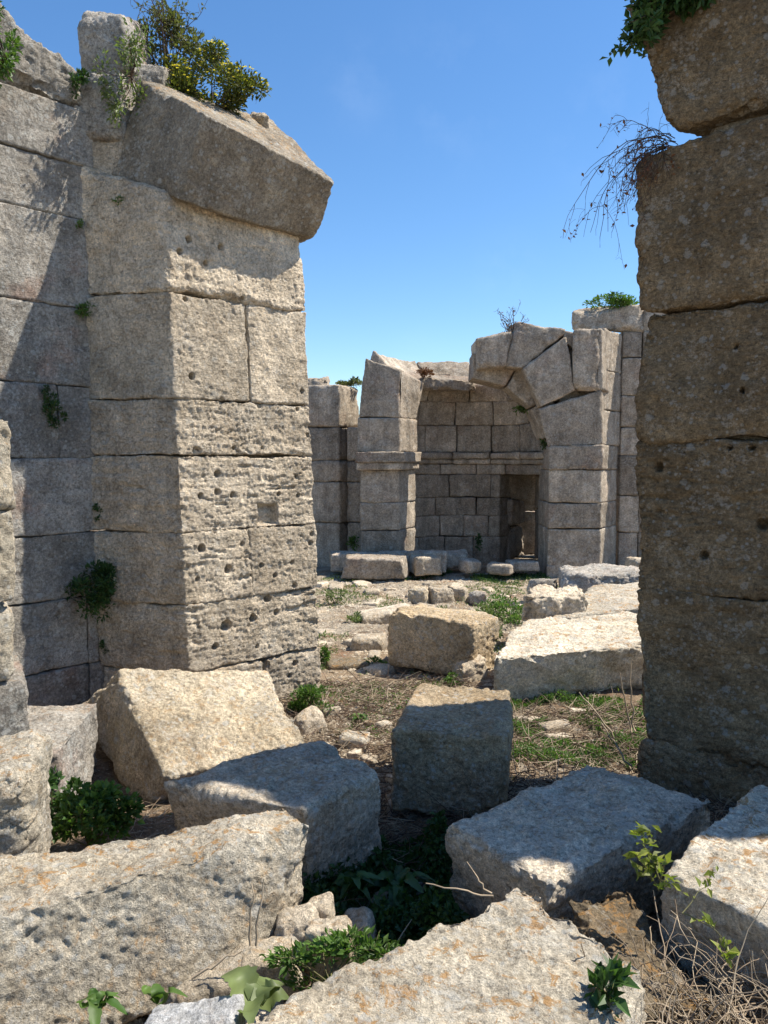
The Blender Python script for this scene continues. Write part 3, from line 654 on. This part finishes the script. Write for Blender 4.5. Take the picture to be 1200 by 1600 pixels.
# ------------------------------------------------------------------ fallen blocks
def fallen(name, label, c8, mat, res=.009, **k):
    kk = dict(r=.014, low=.022, mid=.009, pit=.005, chip=2., brk=12.); kk.update(k)
    return tag(block(name, c8, mat, None, res=res*.8, **kk), label, 'stone block', 'fallen building blocks')
A = np.array
a_ = W(176, 1044, 4.35); d_ = W(262, 1216, 3.78); f_ = W(122, 1106, 4.58); e_ = W(226, 1275, 3.90); b_ = W(422, 1048, 4.62); c_ = W(480, 1162, 4.15); g2 = b_+(f_-a_)*.9; h_ = c_+(e_-d_)
fallen('fallen_block', 'large buff block tipped on its edge at the foot of the holed pier', [e_, d_, a_, f_, h_, c_, b_, g2], M_buff, low=.02, r=.018, pit=.006)
def top(pts, z, dn, shift=(0, 0), zs=None):
    """pts: four px corners of the top face (front-left, front-right, back-right, back-left)"""
    zs = zs or [z]*4; T = [G(p[0], p[1], zz_) for p, zz_ in zip(pts, zs)]
    B = [A([t[0]+shift[0], t[1]+shift[1], t[2]-dn]) for t in T]
    return B+T
fallen('fallen_block', 'grey slab in shade leaning against the large buff tipped block', top([(474, 1266), (592, 1210), (508, 1154), (254, 1222)], .4, .42, (0, .12)), M_blk2, low=.025)
fallen('fallen_block', 'long pitted block in the left foreground with a sunlit rough front face', [*[A([p[0], p[1], z]) for p, z in (((-1.14, 1.88), .05), ((-.22, 2.47), .06), ((-.38, 2.95), .0), ((-1.35, 2.55), .0))], A([-1.2, 1.97, .43]), G(487, 1282, .45), G(446, 1248, .45), A([-1.3, 2.33, .42])], M_block, res=.008, low=.032, mid=.009, pit=.0035, chip=2.6, r=.016)
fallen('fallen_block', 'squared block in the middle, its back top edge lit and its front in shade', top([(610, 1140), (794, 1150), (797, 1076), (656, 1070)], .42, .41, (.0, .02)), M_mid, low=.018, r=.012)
fallen('fallen_block', 'wide flat block right of centre crossed by the pier shadow', [*[A([*p, -.06]) for p in ((.24, 2.87), (.55, 2.5), (1.34, 3.1), (.93, 3.4))], G(690, 1287, .35), G(856, 1382, .34), G(1120, 1246, .35), G(922, 1194, .36)], M_blk2, low=.02, r=.014)
fallen('fallen_block', 'pale block at the right edge under the dry bramble, shadow on its far end', [*[A([*p, .0]) for p in ((.86, 2.27), (1.25, 1.8), (2.0, 2.5), (1.45, 2.92))], A([.85, 2.27, .44]), A([1.2, 1.72, .45]), A([2.0, 2.5, .46]), A([1.44, 2.9, .45])], M_block, low=.02, r=.016)
fallen('fallen_block', 'big rounded pale block with orange lichen in the bottom centre', [*[A([*p, -.05]) for p in ((-.36, 1.58), (.05, .9), (.70, 1.80), (.42, 2.2))], A([-.39, 1.58, .42]), A([.05, .95, .42]), A([.67, 1.86, .41]), A([.40, 2.22, .455])], M_block, res=.0075, low=.028, mid=.007, pit=.005, r=.04, chip=1.6, brk=4.,
       holes=[(*W(952, 1540, 1.72), .06, .12)])
fallen('weathered_stone', 'crumbling rust brown stone wedged between the pale blocks at lower right', [*[A([*p, -.05]) for p in ((.50, 2.38), (.68, 1.80), (1.02, 1.98), (.86, 2.45))], A([.53, 2.38, .32]), A([.66, 1.82, .30]), A([.92, 1.95, .22]), A([.80, 2.42, .31])], M_rust, low=.035, mid=.009, pit=.008, strata=.6, r=.05)
fallen('fallen_block', 'pale stone cut by the bottom right corner of the photo', [*[A([*p, -.05]) for p in ((.66, 1.36), (1.2, 1.15), (1.5, 1.6), (.86, 1.66))], A([.72, 1.40, .36]), A([1.2, 1.2, .4]), A([1.5, 1.6, .46]), A([.84, 1.62, .43])], M_block, low=.03, r=.04)
rubble('loose_stone', 'rough rounded stone in the bottom left corner', (-.86, 1.74, .05), (.30, .30, .30), 20, M_block, res=.009)
rubble('loose_stone', 'smooth pale grey marble fragment at the bottom left of centre', (-.495, 1.82, .06), (.27, .20, .26), -6, M_marb, res=.007, r=.02, mid=.004, pit=.003)
rubble('loose_stone', 'tall pitted pale stone at the left edge behind the long block', (-1.47, 2.75, -.05), (.42, .5, .74), 15, M_block, res=.009, mid=.012, pit=.010, r=.05)
fallen('fallen_block', 'low slab at the foot of the left wall, partly shadowed by the tipped block', [*[A([*p, -.05]) for p in ((-2.1, 3.3), (-1.5, 3.5), (-1.58, 4.25), (-2.3, 4.1))], A([-2.1, 3.35, .36]), A([-1.52, 3.5, .33]), A([-1.6, 4.2, .34]), A([-2.3, 4.1, .36])], M_wall, low=.02, res=.012)
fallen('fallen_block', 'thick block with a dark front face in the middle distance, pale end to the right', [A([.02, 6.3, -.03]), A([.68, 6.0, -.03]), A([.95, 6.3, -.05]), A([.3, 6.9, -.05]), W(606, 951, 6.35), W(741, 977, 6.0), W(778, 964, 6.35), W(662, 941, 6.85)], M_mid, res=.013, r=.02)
fallen('fallen_slab', 'broad sunlit slab lying right of centre in front of the brown pier', [A([.80, 5.42, -.06]), A([2.3, 5.9, -.06]), A([2.6, 6.9, -.05]), A([1.15, 6.5, -.05]), A([.76, 5.3, .30]), A([2.3, 5.72, .32]), A([2.6, 6.9, .34]), A([1.18, 6.5, .33])], M_block, res=.014, low=.02, r=.025)
fallen('fallen_slab', 'pale slab behind the broad slab, running back towards the far pier', [A([1.45, 6.75, -.05]), A([2.7, 7.05, -.06]), A([3.0, 8.4, -.05]), A([2.3, 8.3, -.05]), A([1.4, 6.7, .28]), A([2.7, 7.0, .36]), A([3.0, 8.4, .36]), A([2.25, 8.2, .33])], M_block, res=.018, low=.03, r=.03)
rubble('fallen_block', 'pinkish buff boulder between the weeds and the pale slabs', (1.60, 7.15, -.02), (.62, .5, .58), -8, M_rub, res=.014, r=.07)
rubble('fallen_block', 'flat grey slab lying before the foot of the far arch pier', (2.65, 9.2, -.02), (1.15, .8, .42), -14, M_wall, res=.02)
rubble('loose_stone', 'pale stone against the base of the far wall, right of the arch pier', (3.75, 11.0, 0), (.5, .4, .34), 10, M_rub, res=.025)
rubble('loose_stone', 'small pointed grey stone left of the flat slab before the arch pier', (1.95, 9.3, -.02), (.34, .28, .30), 10, M_wall, res=.018)
rubble('fallen_block', 'long cut block lying in front of the left pilaster of the apse', (-.13, 11.2, -.02), (.98, .55, .31), -4, M_far, res=.02, r=.025)
rubble('fallen_block', 'thin slab lying behind the long cut block below the pilaster', (.05, 11.85, -.02), (1.9, .45, .33), -3, M_far, res=.02, r=.025)
rubble('fallen_block', 'short block lying at the right end of the long cut block', (.62, 11.5, -.02), (.45, .5, .29), 12, M_rub, res=.02, r=.025)
rubble('fallen_block', 'shaded block against the curved apse wall', (1.0, 12.2, -.02), (.8, .45, .28), -6, M_far, res=.02)
rubble('loose_stone', 'round stone in shade left of the doorway', (1.32, 11.6, -.02), (.30, .3, .20), 20, M_far, res=.02)
rubble('loose_stone', 'squarish stone lying in shade before the doorway', (1.75, 11.5, -.02), (.40, .3, .15), -20, M_far, res=.02)
rubble('loose_stone', 'stone step half buried at the doorway of the apse', (2.15, 11.9, -.02), (.5, .4, .15), 5, M_far, res=.02)
# named loose stones on the ground
def ls(px, py, sx, sy, sz, rot, label, mat=M_rub, **k):
    p = gp(px, py); return rubble('loose_stone', label, (p[0], p[1]+sy/2, p[2]-.02), (sx, sy, sz), rot, mat, res=k.pop('res', .011), **k)
ls(740, 1068, .27, .24, .24, 25, 'pale pointed stone wedged left of the broad slab', M_rub, tilt=.25)
ls(575, 1018, .34, .3, .14, -5, 'smooth buff stone left of the thick dark fronted block')
ls(605, 975, .62, .4, .17, 14, 'tilted buff slab behind the thick dark fronted block', tilt=.15)
ls(540, 1048, .38, .3, .07, 14, 'flat orange stone set in the path by the holed pier', M_rust)
ls(484, 1148, .18, .15, .15, 30, 'yellowish upright stone right of the tipped block', tilt=.3)
ls(518, 1118, .15, .10, .06, 14, 'small buff stone behind the yellowish upright stone')
ls(553, 1172, .20, .16, .10, -14, 'white knobbly stone beside the grey shaded slab', M_block, pit=.007)
ls(576, 1136, .08, .07, .06, 10, 'small orange stone above the white knobbly stone', M_rust)
ls(600, 1140, .12, .10, .07, 40, 'rounded buff stone left of the squared middle block')
ls(577, 1168, .08, .07, .05, 40, 'little tan stone between the white stone and the middle block')
ls(622, 1276, .12, .1, .09, 10, 'small grey stone in shade under the middle block', M_wall)
ls(915, 1178, .12, .09, .05, 10, 'small pale stone lying on the dry twigs', M_rub)
ls(905, 1118, .14, .10, .05, -15, 'pale stone among the weeds before the broad slab', M_rub)
ls(836, 1130, .10, .10, .05, 15, 'small pale stone at the left edge of the weeds', M_rub)
ls(690, 942, .3, .25, .22, 20, 'white broken stone behind the thick block, leftmost of three', M_rub)
ls(716, 940, .26, .22, .24, -30, 'upright broken stone behind the thick block, middle of three', M_rub)
ls(748, 945, .22, .2, .2, 10, 'pale broken stone behind the thick block, rightmost of three', M_wall)
ls(655, 945, .28, .2, .26, -20, 'dark tilted stone left of the three broken stones', M_buff)
ls(650, 1412, .13, .11, .09, 10, 'grey stone in the dark gap below the middle block', M_wall)
ls(607, 1440, .15, .13, .09, -30, 'dusty stone at the bottom of the dark gap', M_buff)
ls(640, 1430, .09, .08, .06, 20, 'small round stone in the dark gap', M_wall)
for px, py, z, s_, lab in ((520, 1500, .12, (.15, .10, .17), 'upright pale stone chip at the right end of the long block'), (470, 1490, .08, (.16, .12, .18), 'buff chip leaning on the right end of the long block'), (425, 1515, .1, (.20, .14, .11), 'pale lumpy stone under the long block, above the big leaf'), (340, 1545, .05, (.34, .22, .13), 'flat buff stone at the foot of the long block'), (262, 1530, .05, (.22, .18, .08), 'broken buff stone in the shade of the long block'), (505, 1470, .05, (.10, .08, .2), 'thin upright buff flake beside the dark gap'), (560, 1455, .0, (.12, .12, .1), 'brown stone near the leafy weed in the gap')):
    p = G(px, py, z); rubble('loose_stone', lab, (p[0], p[1], z-.03), s_, px % 50-20, M_rub, res=.008, tilt=.15)

rs = np.random.RandomState(77)
for (x0, y0, x1, y1, k, s0_, s1_, lab, gr) in ((-.42, 1.95, .12, 2.45, 26, .03, .11, 'small pale rubble heaped between the long block and the big rounded block', 'small rubble between the near blocks'), (-.42, 3.75, .1, 4.7, 34, .025, .09, 'small pale stone in the litter between the tipped block and the middle block', 'small stones beside the tipped block'), (-.15, 2.6, .3, 3.4, 14, .025, .08, 'small dark stone lying in the shaded gap', 'small stones in the shaded gap'), (.8, 4.0, 1.6, 5.1, 14, .02, .07, 'small stone among the weeds before the broad slab', 'small stones among the weeds')):
    for _ in range(k):
        x, y = rs.uniform(x0, x1), rs.uniform(y0, y1); s_ = s0_+(s1_-s0_)*rs.rand()**2; z = float(gz(x, y)[0])+(.06 if y < 2.5 else 0)*rs.rand()
        rubble('rubble_stone', lab, (x, y, z-.01), (s_*1.3, s_, s_*.7), rs.uniform(0, 180), M_rub, res=max(.007, s_/9), group=gr, pit=.003, tilt=rs.uniform(-.3, .3), r=s_*.1)
# scattered path stones: nothing tells them apart
rs = np.random.RandomState(4); cnt = 0; tries = 0
solid = [(-1.7, 3.4, -.2, 4.8), (-.1, 3.4, .8, 4.4), (0, 5.9, 1., 7.), (.7, 5.2, 2.8, 7.), (1.3, 6.6, 3., 8.5), (-1.7, 4.9, -.4, 6.6), (.1, 2.3, 1.5, 3.5), (1.3, 3.2, 3, 4.6), (-.5, 10.8, 3.9, 14)]
while cnt < 190 and tries < 4000:
    tries += 1
    x = rs.uniform(-.9, 3.3); y = 4.5+6.6*rs.rand()**.9
    if x < -.45-.02*y and y < 6.6: continue
    if any(a <= x <= c and b <= y <= d for a, b, c, d in solid): continue
    if x > .2+.25*y: continue
    s_ = .035+.19*rs.rand()**2.8*(1 if y > 6 else .6); z = float(gz(x, y)[0])
    rubble('path_stone', 'small broken stone scattered on the earth path towards the apse', (x, y, z-.01), (s_*1.5, s_, s_*.38), rs.uniform(0, 180), M_rub, res=max(.012, s_/7), group='small stones scattered on the path', pit=.003, tilt=rs.uniform(-.2, .2))
    cnt += 1

# ------------------------------------------------------------------ gravel, dry litter, low weeds (uncountable)
def scatter_xy(rs, n, boxes, dens=None):
    out = []
    for (x0, y0, x1, y1, k) in boxes:
        m = int(n*k); p = np.stack([rs.uniform(x0, x1, m), rs.uniform(y0, y1, m)], 1); out.append(p)
    p = np.concatenate(out)
    if dens is not None: p = p[dens(p)]
    return p
rs = np.random.RandomState(9)
p = scatter_xy(rs, 16000, [(-1., 3.6, 1.6, 6, .3), (-1., 6, 3.2, 11.6, .7), (-.9, 1.6, .4, 2.9, .08)]); z = gz(p[:, 0], p[:, 1])
s_ = .006+.02*rs.rand(len(p))**2
ico = np.array([[1, 0, 0], [-1, 0, 0], [0, 1, 0], [0, -1, 0], [0, 0, .7], [0, 0, -.7]]); fi = np.array([[0, 2, 4], [2, 1, 4], [1, 3, 4], [3, 0, 4], [2, 0, 5], [1, 2, 5], [3, 1, 5], [0, 3, 5]])
an = rs.rand(len(p))*6.28; ca, sa = np.cos(an)[:, None], np.sin(an)[:, None]; vv = ico[None]*(1+.5*rs.rand(len(p), 6, 1))
vx = vv[:, :, 0]*ca-vv[:, :, 1]*sa; vy = vv[:, :, 0]*sa+vv[:, :, 1]*ca
V = np.stack([p[:, 0:1]+vx*s_[:, None], p[:, 1:2]+vy*s_[:, None], z[:, None]+vv[:, :, 2]*s_[:, None]*.8], 2).reshape(-1, 3)
F = (np.arange(len(p))*6)[:, None, None]+fi[None]
tag(mkobj('gravel', V, F.reshape(-1, 3), 3, M_rub, None, False), 'loose limestone gravel strewn over the path', 'gravel', kind='stuff')
def litter(name, label, n, boxes, Lr, rad, mat, hi=.03, seed=1, dens=None, kind='stuff', cat='dry stalks', bow=.3):
    rs = np.random.RandomState(seed); p = scatter_xy(rs, n, boxes, dens); z = gz(p[:, 0], p[:, 1]); ps = []; rd = []
    for q in range(len(p)):
        a = rs.rand()*6.28; L = rs.uniform(*Lr); st_ = np.array([p[q, 0], p[q, 1], z[q]+rs.rand()*hi])
        ps.append(walk(rs, st_, (math.cos(a), math.sin(a), rs.normal()*.18), L, 4, bow)); r0 = rad*(.5+rs.rand()); rd.append((r0, r0*.5))
    V, F = tubes(ps, rd, 3); return tag(mkobj(name, V, F, 4, mat, None, True), label, cat, kind=kind)
litter('dry_litter', 'matted dry stalks and twigs covering the earth between the blocks', 9500, [(.3, 2.9, 1.9, 5.3, .5), (-.7, 3.5, .7, 6.0, .28), (-.5, 2.3, .6, 3.6, .12), (-1.8, 2.5, -1., 3.8, .06), (-.6, 1.7, .2, 2.6, .04)], (.05, .24), .0025, L_dry, seed=3)
litter('dark_litter', 'fine dark twigs mixed in the dry litter', 4500, [(.3, 2.9, 1.9, 5.3, .4), (-.8, 3.5, .7, 6.0, .35), (-.5, 2.2, .6, 3.6, .25)], (.05, .28), .0026, L_twig, hi=.05, seed=5)
def weeds(name, label, n, boxes, leaf, mat, hi, seed, patch=.0, cat='weeds', width=.4, pf=2.2):
    rs = np.random.RandomState(seed); p = scatter_xy(rs, n, boxes); keep = fbm(np.stack([p[:, 0]*pf, p[:, 1]*pf, 0*p[:, 0]+seed], 1), 3, seed) > patch; p = p[keep]
    z = gz(p[:, 0], p[:, 1]); m = len(p); hh = hi*np.clip(.3+1.3*fbm(np.stack([p[:, 0]*5, p[:, 1]*5, 0*p[:, 0]], 1), 2, seed+3), .1, 1)
    P = np.stack([p[:, 0], p[:, 1], z+hh*rs.rand(m)], 1); L = leaf*(.5+rs.rand(m)); D = rnd_dirs(rs, m, .6)
    V, F = leafmesh(P, D, rnd_dirs(rs, m, 1.), L, L*width); return tag(mkobj(name, V, F, 3, mat, None, False), label, cat, kind='stuff')
weeds('low_weeds', 'patch of low green weeds on the ground in front of the broad slab', 34000, [(.62, 4.2, 1.9, 5.5, 1.)], .020, L_mid, .08, 11, -.08, pf=3)
weeds('low_weeds', 'pale green creeping weeds among the path stones towards the apse', 26000, [(-1.0, 5.6, 3.0, 11.8, 1.)], .03, L_pale, .05, 12, .18, pf=1.6)
weeds('low_weeds', 'thin weeds scattered in the earth beside the holed pier', 9000, [(-.7, 4.0, .7, 6.0, 1.)], .02, L_mid, .04, 13, .2, pf=3)
weeds('low_weeds', 'dark green weeds in the shade before the apse wall', 9000, [(.3, 11.0, 2.5, 12.0, 1.)], .035, L_dark, .08, 14, .0)
weeds('low_weeds', 'dark clover like weeds in the shaded gap between the blocks', 16000, [(-.3, 2.6, .28, 3.35, 1.)], .026, L_dark, .22, 15, -.35, width=.8)

# ------------------------------------------------------------------ plants one can point to
def top_of(px, py, y): return W(px, py, y)
plant('flowering_bush', 'dense bush with small yellow flowers growing on top of the holed pier', 'bush', W(330, 178, 5.75), (.34, .3, .24), 5600, .030, L_olv2, off=(.0, 0, .19), clumps=20, flowers=480, fmat=L_flow, smat=L_twig, width=.5)
plant('bush', 'darker olive bush behind the yellow flowering bush on the pier top', 'bush', W(262, 120, 5.9), (.22, .25, .26), 1800, .035, L_olive, off=(.05, 0, .12), clumps=14, smat=L_twig)
plant('bush', 'sparse grey green shrub growing from the gap left of the springer stone', 'bush', W(205, 120, 5.22), (.16, .12, .34), 900, .03, L_pale, off=(-.02, -.05, -.02), clumps=16, smat=L_twig, up=0)
plant('bush', 'green bush on the wall top at the upper left corner of the photo', 'bush', W(8, 95, 4.72), (.14, .14, .26), 1500, .03, L_mid, off=(-.03, -.05, .1), clumps=14, smat=L_twig)
def stalks(name, label, base, n, L, spread, rad, mat, lm=None, leafn=0, leaf=.03, up=1.4, seed=1, br=3, grav=0., d0=None, cat='plant', group=None, wob=.25):
    rs = np.random.RandomState(seed); t = thing(name, label, cat, base, group); ps = []; rd = []; tips = []
    for k in range(n):
        d = rnd_dirs(rs, 1)[0]*spread+np.array(d0 if d0 is not None else (0, 0, up)); b = np.array(base)+rs.normal(size=3)*.02
        m = walk(rs, b, d, L*(.6+.5*rs.rand()), 12, wob, grav); ps.append(m); rd.append((rad, rad*.4)); tips.append(m)
        for e in range(br):
            i = rs.randint(3, 12); m2 = walk(rs, m[i], (m[i]-m[i-1])/np.linalg.norm(m[i]-m[i-1])+rnd_dirs(rs, 1)[0]*.9, L*.35*(.4+rs.rand()), 7, wob*1.3, grav); ps.append(m2); rd.append((rad*.5, rad*.25)); tips.append(m2)
            for e2 in range(2):
                i = rs.randint(2, 7); m3 = walk(rs, m2[i], rnd_dirs(rs, 1)[0]+d*.4, L*.12, 4, wob*1.5, grav); ps.append(m3); rd.append((rad*.3, rad*.2)); tips.append(m3)
    V, F = tubes(ps, rd, 4); mkobj('stem', V, F, 4, mat, t, True)
    if leafn:
        al = np.concatenate([q[len(q)//3:] for q in tips]); k = rs.randint(0, len(al), leafn); P = al[k]+rs.normal(size=(leafn, 3))*.006
        Ls = leaf*(.5+rs.rand(leafn)); V, F = leafmesh(P, rnd_dirs(rs, leafn, .3), rnd_dirs(rs, leafn, 1), Ls, Ls*.5); mkobj('foliage', V, F, 3, lm, t, False)
    return t
stalks('dry_shrub', 'tall thin dark stalked shrub against the sky at the upper left', W(262, 112, 5.75), 9, .62, .42, .005, L_twig, L_olive, 700, .026, seed=3, br=5)
stalks('dry_shrub', 'bare twiggy shrub on the broken arch of the apse', W(797, 540, 12.0), 10, .55, .55, .007, L_twig, L_rust, 160, .03, seed=8, br=4)
plant('bush', 'small brown bush on the rubble above the apse dome', 'bush', W(668, 586, 12.9), (.14, .14, .07), 500, .04, L_rust, off=(0, 0, .05), clumps=8, smat=L_twig)
plant('bush', 'low olive shrub on the far wall top beside the holed pier', 'bush', W(545, 600, 13.3), (.24, .2, .08), 600, .05, L_olive, off=(0, 0, .03), clumps=8, smat=L_twig)
plant('bush', 'flat green bush on the capping stone beside the brown pier', 'bush', W(955, 482, 12.6), (.42, .3, .13), 1800, .05, L_mid, off=(0, 0, .06), clumps=16, smat=L_twig)
# ivy overhanging at the upper right
plant('hanging_ivy', 'dark leafy ivy spilling over the top of the brown pier', 'ivy', W(1075, -5, 3.93), (.24, .16, .24), 2300, .045, L_dark, off=(-.06, -.08, .02), clumps=22, smat=L_twig, up=-.3, hollow=.2)
stalks('hanging_ivy', 'loose dark ivy shoots hanging at the upper right corner against the sky', W(1045, 15, 3.9), 12, .28, .5, .003, L_twig, L_dark, 800, .042, seed=12, br=3, d0=(-1.1, -.2, -.2), grav=.08, cat='ivy')
stalks('hanging_vine', 'bare tangled vine hanging from the ledge of the brown pier', W(1050, 222, 3.96), 20, .42, .5, .0026, L_twig, L_rust, 260, .02, seed=21, br=6, d0=(-1.0, -.3, .25), grav=.2, cat='vine', wob=.4)
stalks('hanging_vine', 'longest bare vine strand drooping beside the brown pier', W(1040, 228, 3.94), 5, .72, .25, .0026, L_twig, L_rust, 60, .022, seed=33, br=3, d0=(-1.2, -.2, .2), grav=.2, cat='vine', wob=.3)
# plants in the masonry
def wp(px, py, R_, n, label, leaf=.025, mat=L_mid, f=onw, clumps=8, off=.03, name='wall_plant', **k):
    p = f(px, py); return plant(name, label, 'plant', p, R_, n, leaf, mat, off=(off, -off, 0), clumps=clumps, **k)
wp(140, 915, (.19, .14, .17), 2200, 'large dark caper bush in the corner between wall and holed pier', .03, L_dark, clumps=18, off=.08)
wp(80, 648, (.065, .05, .10), 420, 'dark plant rooted in a crack halfway up the left wall', .022, L_dark)
wp(68, 612, (.03, .03, .05), 90, 'small sprig at the top of the wall crack', .02, L_dark)
wp(125, 483, (.07, .05, .04), 240, 'small green plant in the corner joint of the left wall', .022, L_mid)
wp(122, 355, (.02, .02, .03), 60, 'tiny tuft high in the corner joint of the left wall', .018, L_mid)
wp(120, 135, (.05, .05, .1), 300, 'green tuft in the notch between wall top and pier top', .025, L_dark)
wp(150, 800, (.04, .03, .05), 120, 'little fern in the corner joint below halfway', .02, L_dark)
wp(160, 1010, (.04, .04, .07), 160, 'trailing plant under the large caper bush', .02, L_dark)
pab = lambda px, py: onplane(px, py, (*PB, 0), np.array([-.31, -.95, 0]))
wp(190, 314, (.045, .03, .025), 110, 'small bright green plant under the springer stone', .022, L_mid, f=pab, off=.0)
def far_p(px, py, y): return lambda a, b: W(px, py, y)
wp(0, 0, (.13, .08, .10), 160, 'leafy sprig growing from the apse vault near the arch crack', .06, L_mid, f=far_p(815, 645, 12.4), off=0)
wp(0, 0, (.05, .05, .09), 90, 'small plant on the apse wall cornice at the right', .05, L_dark, f=far_p(850, 692, 12.0), off=0)
wp(0, 0, (.05, .05, .16), 120, 'small plant at the foot of the curved apse wall', .05, L_dark, f=far_p(748, 850, 13.0), off=0)
wp(0, 0, (.08, .06, .12), 160, 'small plant at the foot of the wall left of the pilaster', .05, L_mid, f=far_p(553, 850, 12.7), off=0)
# ground plants
def gpl(px, py, R_, n, leaf, mat, label, name='ground_plant', **k):
    p = gp(px, py); return plant(name, label, 'plant', p, R_, n, leaf, mat, off=(0, 0, R_[2]*.8), **k)
gpl(485, 1112, (.15, .14, .10), 1500, .024, L_mid, 'bushy green plant at the right foot of the holed pier', clumps=16)
gpl(508, 1042, (.05, .06, .08), 300, .03, L_mid, 'small bright plant against the right edge of the holed pier', clumps=7)
gpl(705, 1072, (.08, .07, .05), 450, .022, L_mid, 'green plant just behind the squared middle block', clumps=8)
gpl(790, 975, (.28, .3, .18), 1500, .035, L_mid, 'leafy weed clump between the thick block and the pink boulder', clumps=18)
gpl(765, 1005, (.16, .14, .2), 800, .03, L_pale, 'pale weed growing up the right end of the thick block', clumps=12)
gpl(935, 940, (.15, .15, .14), 500, .035, L_mid, 'weed clump between the pink boulder and the pale slab', clumps=10)
gpl(525, 945, (.12, .12, .12), 300, .03, L_pale, 'thin weed tuft on the path beside the holed pier', clumps=9)
gpl(555, 972, (.1, .1, .08), 200, .03, L_pale, 'low weed tuft in the path left of the tilted buff slab', clumps=7)
gpl(590, 1045, (.08, .08, .05), 250, .025, L_mid, 'low weed by the flat orange stone', clumps=7)
p = A([-1.28, 3.22, .02]); plant('ground_plant', 'lush deep green plant in front of the tipped block at the left', 'plant', p, (.20, .15, .10), 1700, .030, L_mid, off=(0, 0, .13), clumps=18, width=.75)
p = A([-1.5, 3.35, .02]); plant('ground_plant', 'small green plant beside the tall pitted stone at the left edge', 'plant', p, (.12, .12, .15), 800, .028, L_dark, off=(0, 0, .12), clumps=12, width=.7)
rosette('ground_plant', 'bright broad leaved rosette right of the bushy plant by the pier', gp(563, 1125), 13, .14, .035, L_mid, .8)
rosette('ground_plant', 'broad leaved plant in the dark gap below the middle block', A([.06, 2.95, .0]), 16, .17, .042, L_dark, .5)
rosette('ground_plant', 'lower broad leaved plant at the left of the dark gap', A([-.12, 2.85, .05]), 14, .15, .04, L_dark, .7)
rosette('ground_plant', 'small bright plant at the foot of the brown pier', gp(995, 1150), 9, .10, .03, L_mid, .8)
p = G(520, 1515, .22); plant('ground_plant', 'leafy green weed creeping along the edge of the big rounded block', 'plant', p-A([.0, 0, .05]), (.24, .09, .07), 1100, .026, L_mid, off=(.03, .06, .02), clumps=18, width=.45)
rosette('broad_leaf_plant', 'large grey green leaves beside the marble fragment', W(395, 1570, 1.9), 4, .15, .09, L_pale, .5)
rosette('broad_leaf_plant', 'upright serrated leaf left of the marble fragment', W(245, 1570, 1.98), 3, .15, .05, L_mid, 1.1)
rosette('broad_leaf_plant', 'small green leaves behind the bottom left stone', W(150, 1575, 2.0), 7, .11, .035, L_mid, .6)
p = W(952, 1555, 1.74); plant('ground_plant', 'dark leaves growing in the hollow of the big rounded block', 'plant', p, (.03, .04, .07), 60, .045, L_dark, off=(0, .02, .02), clumps=6)
stalks('sapling', 'light green sapling sprouting from the dry bramble at lower right', W(1035, 1400, 2.15), 3, .2, .4, .003, L_stem, L_yel, 80, .033, seed=5, br=2, d0=(-.2, -.2, 1.0))
stalks('sapling', 'low green shoot at the right of the bramble', W(1065, 1420, 2.0), 2, .16, .3, .002, L_stem, L_yel, 34, .03, seed=6, br=1, d0=(.8, -.2, .3))
# dry bramble heap
rs = np.random.RandomState(31); ps = []; rd = []
for k in range(1150):
    b = A([rs.uniform(.66, 1.12), rs.uniform(1.5, 2.0), .12+.2*rs.rand()]); d = (rs.normal(), rs.normal()*.8, rs.normal()*.35+.1)
    ps.append(walk(rs, b, d, rs.uniform(.08, .38), 8, .55, .05)); r0 = .0009+.0016*rs.rand(); rd.append((r0, r0*.6))
V, F = tubes(ps, rd, 4); V[:, 2] = np.maximum(V[:, 2], .02)
tag(mkobj('dry_bramble', V, F, 4, L_dry, None, True), 'tangled heap of dry grey bramble twigs between the pale blocks at lower right', 'bramble')
# standing dead stalks by the brown pier and elsewhere
for i, (x0, y0, x1, y1, y_, lab) in enumerate(((985, 1125, 968, 1050, 4.3, 'longest dead stalk'), (990, 1120, 985, 1035, 4.25, 'upright dead stalk'), (960, 1130, 905, 1080, 4.4, 'leaning dead stalk'), (985, 1175, 940, 1130, 4.0, 'low leaning dead stalk'))):
    a = W(x0, y0, y_); b = W(x1, y1, y_+.1); a[2] -= .08; tt = np.linspace(0, 1, 8)[:, None]; pth = a+(b-a)*tt+np.random.RandomState(i).normal(size=(8, 3))*.006
    V, F = tubes([pth], [(.006, .003)], 5); tag(mkobj('dead_stalk', V, F, 4, L_dry, None, True), lab+' standing in the weeds beside the brown pier', 'stalk', 'dead stalks beside the brown pier')
for i, (x0, y0, x1, y1, y_, lab) in enumerate(((400, 1475, 412, 1375, 2.2, 'tall dead stalk against the long pitted block'), (388, 1475, 396, 1385, 2.22, 'shorter dead stalk against the long pitted block'), (765, 1395, 730, 1350, 2.4, 'thin dead twig in front of the wide flat block'), (770, 1400, 665, 1382, 2.3, 'horizontal dead twig behind the big rounded block'), (300, 1530, 375, 1485, 2.05, 'dry twig lying under the long pitted block'))):
    a = W(x0, y0, y_); b = W(x1, y1, y_+.03); tt = np.linspace(0, 1, 8)[:, None]; pth = a+(b-a)*tt+np.random.RandomState(i+9).normal(size=(8, 3))*.004
    V, F = tubes([pth], [(.004, .002)], 5); tag(mkobj('dead_stalk', V, F, 4, L_dry, None, True), lab, 'stalk')
print('objects', len(bpy.data.objects), 'verts', sum(len(m.vertices) for m in bpy.data.meshes))
